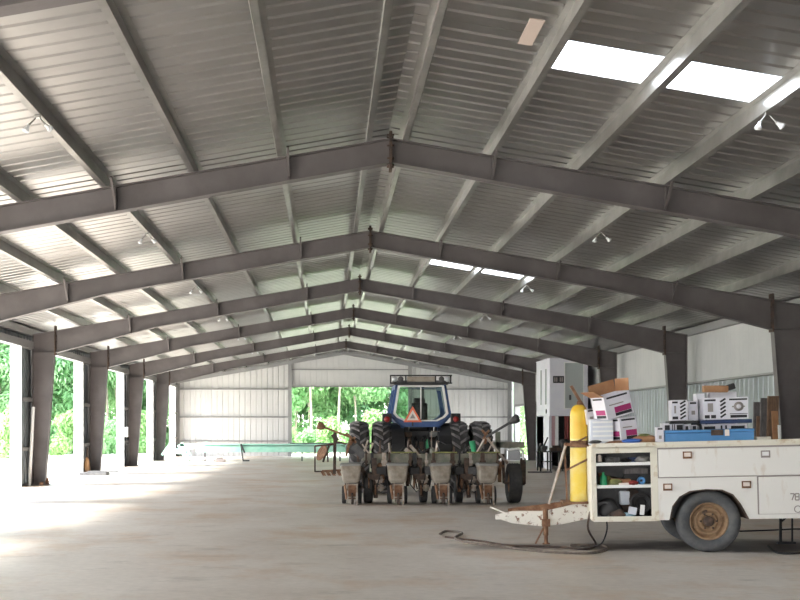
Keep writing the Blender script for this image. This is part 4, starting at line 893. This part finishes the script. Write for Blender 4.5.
# ------------------------------------------------------------------ cargo on top of the trailer
def carton(name, px0, px1, py0, py1, Y, d, label, rot=0, rz=0, style='grey', cat='carton', group=None, openflap=False, z0=None):
    y = Y - RY; v = T((px0 + px1) / 2, py1, y); w_ = T(px1, py1, y).x - T(px0, py1, y).x; h_ = T(px0, py0, y).z - T(px0, py1, y).z; m = MB(); q = .0015
    if z0 is not None: h_ += v.z - z0; v.z = z0
    if openflap:
        t = .006
        m.box(-w_ / 2, w_ / 2, 0, t, 0, h_); m.box(-w_ / 2, w_ / 2, d - t, d, 0, h_); m.box(-w_ / 2, -w_ / 2 + t, 0, d, 0, h_); m.box(w_ / 2 - t, w_ / 2, 0, d, 0, h_); m.box(-w_ / 2, w_ / 2, 0, d, 0, t)
        m.bar((-w_ / 2, d / 2, h_), (-w_ / 2 - .13, d / 2, h_ + .1), d, .006, mi=4); m.bar((w_ / 2, d / 2, h_), (w_ / 2 + .03, d / 2, h_ + .16), d, .006, mi=4)
        m.box(-w_ / 2, w_ / 2, d - .005, d, h_, h_ + .16, 4)
    else: m.box(-w_ / 2, w_ / 2, 0, d, 0, h_)
    def pr(x0, x1, z0, z1, mi): m.box(-w_ / 2 + x0 * w_, -w_ / 2 + x1 * w_, -q, .001, z0 * h_, z1 * h_, mi)
    def ps(y0, y1, z0, z1, mi): m.box(-w_ / 2 - q, -w_ / 2 + .001, y0 * d, y1 * d, z0 * h_, z1 * h_, mi)
    if style == 'grey':      # emblem in the middle, bars top and bottom
        pr(.08, .92, .86, .95, 1); pr(.08, .92, .04, .17, 1); pr(.06, .94, .21, .23, 1)
        m.lathe([(.0, -q), (h_ * .22, -q), (h_ * .22, -q - .001), (0, -q - .001)], (0, 0, h_ * .55), 'y', 20, 2); m.lathe([(.0, -q - .001), (h_ * .11, -q - .001), (h_ * .11, -q - .002), (0, -q - .002)], (0, 0, h_ * .55), 'y', 20, 1)
        pr(.30, .70, .52, .58, 2)
        ps(.1, .9, .86, .95, 1); ps(.1, .9, .04, .17, 1)
    elif style == 'diag':     # slanting dark stripes panel beside a plain panel
        pr(.04, .40, .84, .93, 1); pr(.04, .40, .06, .20, 1); pr(.16, .28, .35, .72, 2)
        for k in range(5):
            z = .08 + k * .18; a = Vector((-w_ / 2 + .55 * w_, -q, z * h_)); b = Vector((-w_ / 2 + .9 * w_, -q, min(.95, z + .16) * h_)); m.bar(a, b, .002, h_ * .085, mi=1)
    elif style == 'both':
        pr(.03, .28, .84, .93, 1); pr(.03, .14, .05, .20, 1); pr(.17, .28, .05, .20, 1); pr(.10, .22, .35, .75, 2)
        for k in range(5):
            z = .08 + k * .18; a = Vector((-w_ / 2 + .38 * w_, -q, z * h_)); b = Vector((-w_ / 2 + .50 * w_, -q, min(.95, z + .16) * h_)); m.bar(a, b, .002, h_ * .085, mi=1)
        pr(.58, .98, .86, .94, 1); pr(.60, .97, .05, .18, 1); pr(.59, .98, .22, .25, 1)
        m.lathe([(.0, -q), (h_ * .22, -q), (h_ * .22, -q - .001), (0, -q - .001)], (w_ * .29, 0, h_ * .57), 'y', 20, 2); m.lathe([(.0, -q - .001), (h_ * .11, -q - .001), (h_ * .11, -q - .002), (0, -q - .002)], (w_ * .29, 0, h_ * .57), 'y', 20, 0)
        pr(.64, .93, .54, .60, 2)
    elif style == 'magenta':
        pr(.10, .90, .86, .94, 1); pr(.32, .95, .20, .45, 3); pr(.32, .95, .06, .19, 1); pr(.15, .7, .55, .60, 2)
        ps(.15, .85, .86, .94, 1); ps(.1, .8, .20, .42, 3); ps(.1, .8, .06, .18, 1)
    elif style == 'bar':
        pr(.05, .30, .90, .97, 1); pr(.42, .46, .88, .98, 1); pr(.52, .56, .88, .98, 1); pr(.65, .95, .90, .97, 1)
    elif style == 'top': pr(.15, .85, .84, .94, 1); pr(.3, .7, .3, .5, 2)
    o = m.build(name, ['carton', 'ink', 'greyink', 'magenta', 'cardboard']) ; put(o, v, rot, rz)
    return tag(o, label, cat, group)
ZR = RY + .05
carton('carton', 620, 640, 417, 440, 14.85, .30, 'white carton with a magenta panel on the trailer, under the open carton', -.08, .45, 'magenta')
carton('carton', 605, 637, 393, 416, 14.80, .30, 'open white carton with brown flaps, tilted on top of the trailer pile', -.22, .5, 'magenta', openflap=True)
carton('carton', 588, 597, 409, 424, 15.05, .25, 'small white carton with a black bar, leftmost above the milky tub', -.1, .2, 'top')
thing_box('milky_tub', 590, 613, 416, 443, .35, .4, 'milky', 'milky white ribbed plastic tub at the front corner of the trailer', 'tub', 0, .02)
m = MB(); 
for k in range(5): m.box(-.13, .13, -.008, 0, .05 + k * .06, .075 + k * .06)
tag(put(m.build('tub_label_card', 'trimw'), (T(603, 440, .33).x, .33, ZT + .016)), 'pale louvred card standing against the milky tub', 'card')
thing_box('crushed_carton', 596, 606, 409, 416, .42, .2, 'cardboard', 'crushed brown carton on top of the milky tub', 'carton', .3, .004)
blob('brown_bag', 647, ZT + .015, .35, .16, .12, .07, 'cardboard', 'crumpled brown paper bag on the trailer top beside the blue cloth', 'bag', 12)
blob('leather_scrap', 622, ZT + .015, .25, .18, .1, .035, 'rust', 'flat rusty brown scrap on the trailer edge under the cartons', 'scrap', 13)
blob('blue_rag', 633, ZT + .045, .02, .12, .05, .03, 'bluecloth', 'blue rag lying on the trailer edge', 'rag', 14)
blob('dark_glove', 596, ZT + .045, .05, .08, .05, .025, 'darkgrey', 'dark glove on the front corner of the trailer top', 'glove', 15)
blob('yellow_rag', 645, ZT + .12, .3, .07, .06, .02, 'olive', 'yellowish rag on the crumpled brown bag', 'rag', 16)
carton('small_box', 657, 664, 427, 444, 14.6, .10, 'small white box with a black bar, left of the blue toolbox', 0, .1, 'top')
# toolbox
tb = empty('toolbox', (0, 0, 0), 'long bright blue steel toolbox on the trailer top', 'toolbox')
w_ = T(754, 440, .1).x - T(665, 440, .1).x; h_ = T(709, 429.5, .1).z - ZT - .016; put(tb, (T(709.5, 440, .1).x, .1, ZT + .016))
m = MB(); m.box(-w_ / 2, w_ / 2, 0, .36, 0, h_ * .78); m.build('body', 'toolblue', tb, bevel=.006)
m = MB(); m.box(-w_ / 2 - .004, w_ / 2 + .004, -.006, .366, h_ * .79, h_); m.build('lid', 'toolblue', tb, bevel=.008)
m = MB(); m.box(.02, .17, -.02, -.002, h_ * .55, h_ * .98); m.box(.04, .15, -.03, -.02, h_ * .6, h_ * .8); m.build('clasp', 'rustdark', tb)
m = MB(); m.box(.19, .245, -.012, -.004, h_ * .5, h_ * .98); m.build('tag_plate', 'pale', tb)
ZX = at(0, 429, 15.15).z
carton('flat_carton', 664, 684, 423, 436, 15.2, .35, 'flat white carton with black print behind the left end of the toolbox', 0, 0, 'bar', z0=.732)
carton('flat_carton', 685, 697, 424, 436, 15.2, .35, 'short flat white carton between two flat cartons behind the toolbox', 0, 0, 'bar', z0=.732)
carton('flat_carton', 702, 747, 424, 436, 15.2, .35, 'wide flat white carton under the navy crate behind the toolbox', 0, 0, 'bar', z0=.732)
thing_box('dark_tray', 670, 700, 420.5, 424, .62, .4, 'black', 'shallow black tray under the striped left carton', 'tray')
m = MB(); m.tube([(0, 0, .0), (.07, 0, .0), (.12, 0, -.03), (.13, 0, -.1)], .02, 8); tag(put(m.build('black_handle', 'black'), T(691, 423.5, .58)), 'curved black handle hanging over the flat cartons', 'handle bar')
thing_box('blue_crate', 701, 752, 419, 424, .62, .42, 'navy', 'shallow dark navy crate under the big emblem carton', 'crate')
carton('carton', 672, 687.5, 400, 420.5, 15.15, .28, 'striped white carton standing on the black tray', 0, 0, 'diag')
carton('carton', 689, 698, 401, 420.4, 15.35, .2, 'plain grey-white carton right of the striped carton', 0, 0, 'top')
carton('carton', 697, 705, 393.5, 414, 15.55, .25, 'white carton half hidden behind the big emblem carton', 0, 0, 'top', z0=.732)
carton('carton', 703.5, 748.5, 397.5, 419, 15.12, .35, 'big white carton with striped middle and round emblem, above the navy crate', 0, 0, 'both')
carton('carton', 710, 737, 392, 412, 15.62, .2, 'white carton whose top shows behind the big emblem carton', 0, 0, 'top', z0=.732)
v = T(703, 389, 1.1)
m = MB(); m.bar((0, 0, 0.0), (.32, 0, -.01), .16, .09, mi=0); m.bar((.31, 0, .0), (.41, 0, .03), .12, .08, mi=1); tag(put(m.build('cardboard_roll', ['cardboard', 'black'], bevel=.012), v), 'brown cardboard tube with a dark end on top of the cartons', 'tube')
thing_box('cream_block', 757, 771, 438, 443, .3, .2, 'cream', 'small cream block on the trailer top right of the toolbox', 'block')

# boards leaning on the right wall
def board(px0, px1, py0, py1, Y, mm, label, lean=.0, cat='board'):
    a = at(px0, py0, Y); b = at(px1, py1, Y); z1 = a.z; w_ = b.x - a.x
    m = MB(); m.add([(0, 0, 0), (w_, 0, 0), (w_, .04, 0), (0, .04, 0), (lean, .0, z1), (w_ + lean, 0, z1), (w_ + lean, .04, z1), (lean, .04, z1)], [(0, 1, 2, 3), (7, 6, 5, 4), (0, 4, 5, 1), (1, 5, 6, 2), (2, 6, 7, 3), (3, 7, 4, 0)])
    tag(m.build('leaning_board', mm, None, (a.x - lean, Y, 0)), label, cat)
board(768, 779, 396, 440, 22.6, 'wood', 'wide brown board leaning beside the near right column', .05)
board(772, 778, 411, 440, 21.9, 'cardboard', 'short light brown board in front of the wide brown board', -.1)
board(761, 768, 398, 440, 23.2, 'woodgrey', 'tall grey board leaning left of the wide brown board', .05)
board(754, 761, 402, 440, 23.6, 'woodgrey', 'broad grey board leaning nearest the emblem carton', .05)
board(757, 760, 416, 440, 22.0, 'wood', 'narrow dark brown batten in front of the broad grey board', .03)
board(778.5, 780.5, 425, 440, 21.6, 'trimw', 'thin white strip leaning at the foot of the near right column', -.05, 'strip')

# things by the left columns
v = at(31, 485, 31.1)
m = MB(); m.tube([(-.02, 0, 0), (.04, .2, 2.15)], .045, 10); tag(m.build('white_pipe', 'trimw', None, (v.x, 31.0, 0)), 'white plastic pipe leaning on the nearest left column', 'pipe')
m = MB(); m.box(-.05, .05, -.05, .05, 0, .10); tag(m.build('brown_jar', 'rust', None, (at(41.5, 0, 31.2).x, 31.2, 0), bevel=.02), 'brown jar at the foot of the nearest left column', 'jar')
m = MB(); m.lathe([(0, 0), (.05, 0), (.055, .1), (.03, .16), (.02, .2), (0, .2)], (0, 0, 0), 'z', 12); tag(m.build('brown_bottle', 'rust', None, (at(42.5, 0, 31.5).x + .12, 31.55, 0)), 'brown bottle behind the jar at the nearest left column', 'bottle')
br = empty('broom', (at(86.5, 0, 38.3).x, 38.3, 0), 'straw broom standing upside down beside the second left column', 'broom')
m = MB(); m.tube([(0, 0, .05), (.02, .05, .9)], .016, 8); m.build('handle', 'wood', br)
m = MB(); m.tube([(0, 0, 0), (0, .01, .25), (.01, .02, .5), (.015, .03, .58)], [.14, .12, .07, .03], 12); m.build('bristles', 'straw', br)
m = MB(); m.box(-.35, .55, -.25, .25, 0, .10); m.box(-.1, .9, -.2, .2, .10, .14); tag(m.build('scrap_pallet', 'darkgrey', None, (at(92, 0, 38.0).x, 37.9, 0), bevel=.01), 'low dark scrap plates on the floor by the second left column', 'scrap plates')
m = MB(); m.box(-.1, .1, -.06, .06, 1.2, 1.6); 
tag(m.build('meter_box', 'trimw', None, (-9.0, 45.75, 0)), 'small white meter box on the post of the third left column', 'meter box')


# ------------------------------------------------------------------ trees
def tree_proto(seed, h, cr, leaf, n, trunk_r, low, blobs=14):
    rr = random.Random(seed); m = MB()
    bl = []
    for i in range(blobs):
        a = rr.uniform(0, 2 * PI); zz = low + (h - low) * rr.random(); k = 1 - .55 * max(0, (zz - low) / (h - low)) ** 2
        rad = cr * k * math.sqrt(rr.random()) * .8
        bl.append((Vector((rad * math.cos(a), rad * math.sin(a), zz)), cr * rr.uniform(.28, .5)))
    for i in range(n):
        c, r0 = rr.choice(bl)
        d = Vector((rr.gauss(0, 1), rr.gauss(0, 1), rr.gauss(0, 1))).normalized()
        p = c + d * r0 * rr.uniform(.55, 1.08); p.z = max(p.z, .1)
        ax = Vector((rr.gauss(0, 1), rr.gauss(0, 1), rr.gauss(0, .5))).normalized(); nn = (d + Vector((0, 0, .5)) + ax * .6).normalized()
        u = nn.cross(ax); u = u.normalized() if u.length > 1e-3 else nn.orthogonal().normalized(); w = nn.cross(u); L = leaf * rr.uniform(.6, 1.3)
        m.add([p - u * L, p + w * L * .42 + nn * L * .12, p + u * L, p - w * L * .42 + nn * L * .12], [(0, 1, 2, 3)])
    t = MB()
    top = h * .8; pts = [Vector((0, 0, -.1))]; x = y = 0
    for i in range(1, 7): x += rr.uniform(-.12, .12); y += rr.uniform(-.12, .12); pts.append(Vector((x, y, top * i / 6)))
    t.tube(pts, [trunk_r * (1 - .13 * i) for i in range(7)], 8)
    for i in range(5):
        q = pts[2 + i % 4]; b = bl[i % len(bl)][0]
        t.tube([q, (q + b) / 2 + Vector((0, 0, .2)), b], [trunk_r * .4, trunk_r * .28, trunk_r * .1], 6)
    return m, t
def make_tree(args, leafm):
    m, t = tree_proto(*args); r = empty('tree', (0, 0, 0))
    m.build('foliage', leafm, r, recalc=False); t.build('trunk', 'bark', r); return r
TP = [make_tree((11, 12, 3.0, .24, 8000, .15, .6, 32), 'leaf_b'), make_tree((12, 10, 2.7, .20, 7500, .1, .4, 30), 'leaf_a'), make_tree((13, 13, 2.6, .2, 4800, .09, 3.4, 20), 'leaf_a')]
SH = [make_tree((21, 2.6, 1.5, .15, 2600, .04, .2, 14), 'leaf_c'), make_tree((22, 2.0, 1.3, .14, 2200, .04, .2, 12), 'leaf_a')]
used = set()
def plant(plist, i, x, y, s, rz, label, cat, group, name):
    p = plist[i]
    o = p if id(p) not in used else copy_tree(p)
    used.add(id(p)); o.location = (x, y, -.06); o.scale = (s, s, s * R_.uniform(.9, 1.15)); o.rotation_euler = (0, 0, rz)
    o.name = name
    tag(o, label, cat, group)
TL = ['tall dense dark green tree %s', 'broad light green leafy tree %s', 'slender tree with a bare pale trunk %s']
def trees(spots, where, group):
    for (x, y, k) in spots:
        plant(TP, k, x, y, R_.uniform(.88, 1.15), R_.uniform(0, 6.28), TL[k] % where, 'tree', TL[k].split(' %s')[0] + 's ' + group, 'tree')
sp = []
for i in range(15): sp.append((-22 + i * 0.95 + R_.uniform(-.6, .6), 70 + i * 1.7 + R_.uniform(-1.5, 1.5), (0, 1, 2, 0, 1)[i % 5]))
for i in range(8): sp.append((-27 + i * 2.2, 84 + i * 2, (1, 0)[i % 2]))
trees(sp, 'in the wood beyond the left openings', 'beyond the left openings')
sp = []
for i in range(9): sp.append((-7.5 + i * 1.9 + R_.uniform(-.5, .5), 84 + R_.uniform(-3, 3), (1, 0, 2)[i % 3]))
for i in range(8): sp.append((-8 + i * 2.5 + R_.uniform(-.5, .5), 92 + R_.uniform(-2, 2), (0, 1)[i % 2]))
sp += [(-2.0, 77, 2), (-.1, 76, 2), (1.2, 79, 2), (-3.2, 79, 1)]
trees(sp, 'in the wood beyond the end doorway', 'beyond the end doorway')
trees([(12.4, 72, 1), (14.4, 75, 0), (11.3, 79, 0), (16.5, 78, 1), (13.3, 83, 1)], 'outside the small right-hand side doorway', 'outside the right doorway')
for k, (x, y) in enumerate([(-17.4, 62), (-19, 63.5), (-15.8, 66), (-14.3, 69), (-13.2, 73), (-16.8, 70), (-20.5, 66), (-22, 69)]):
    plant(SH, k % 2, x, y, R_.uniform(.8, 1.1), R_.uniform(0, 6.28), ['bushy yellow-green shrub on the grass outside the left openings', 'low light green shrub on the grass outside the left openings'][k % 2], 'shrub', ['yellow-green shrubs', 'light green shrubs'][k % 2] + ' left', 'shrub')
for k, (x, y) in enumerate([(-3.6, 71), (-2.2, 73), (-.8, 72), (.6, 74), (2.2, 72), (3.8, 73), (5, 72)]):
    plant(SH, k % 2, x, y, R_.uniform(.6, .9), R_.uniform(0, 6.28), ['bushy yellow-green shrub behind the end doorway', 'low light green shrub behind the end doorway'][k % 2], 'shrub', ['yellow-green shrubs', 'light green shrubs'][k % 2] + ' end', 'shrub')
for k, (x, y) in enumerate([(11.6, 67), (13.1, 68)]):
    plant(SH, k % 2, x, y, .7, R_.uniform(0, 6.28), ['bushy yellow-green shrub outside the right side doorway', 'low light green shrub outside the right side doorway'][k % 2], 'shrub', None, 'shrub')

# ------------------------------------------------------------------ light, world, camera
w = bpy.data.worlds.new('world'); sc.world = w; w.use_nodes = True
bg = w.node_tree.nodes['Background']; nt = w.node_tree
tc = nt.nodes.new('ShaderNodeTexCoord'); sx = nt.nodes.new('ShaderNodeSeparateXYZ'); rp = nt.nodes.new('ShaderNodeValToRGB')
nt.links.new(tc.outputs['Generated'], sx.inputs[0]); nt.links.new(sx.outputs['Z'], rp.inputs['Fac'])
rp.color_ramp.elements[0].position = 0.0; rp.color_ramp.elements[0].color = (1.0, .99, .96, 1)
rp.color_ramp.elements[1].position = .7; rp.color_ramp.elements[1].color = (.72, .82, 1, 1)
nt.links.new(rp.outputs['Color'], bg.inputs['Color']); bg.inputs['Strength'].default_value = 3.0
sl = bpy.data.lights.new('sun', 'SUN'); sl.energy = 9; sl.angle = math.radians(20); sl.color = (1, .96, .88)
so = bpy.data.objects.new('sun', sl); COL.objects.link(so)
sd = Vector((-.66, -.20, .72)); so.rotation_euler = sd.to_track_quat('Z', 'Y').to_euler()

cam = bpy.data.cameras.new('camera'); co = bpy.data.objects.new('camera', cam); COL.objects.link(co)
co.location = (CX, 0, EYE); co.rotation_euler = (PI / 2, 0, 0)
cam.sensor_width = 36; cam.lens = F * 36 / 800; cam.shift_x = (400 - VX) / 800; cam.shift_y = (VY - 300) / 800
cam.clip_end = 600
sc.camera = co
vs = sc.view_settings; vs.view_transform = 'Standard'; vs.look = 'None'; vs.gamma = 1; vs.use_curve_mapping = False; vs.exposure = 1.6
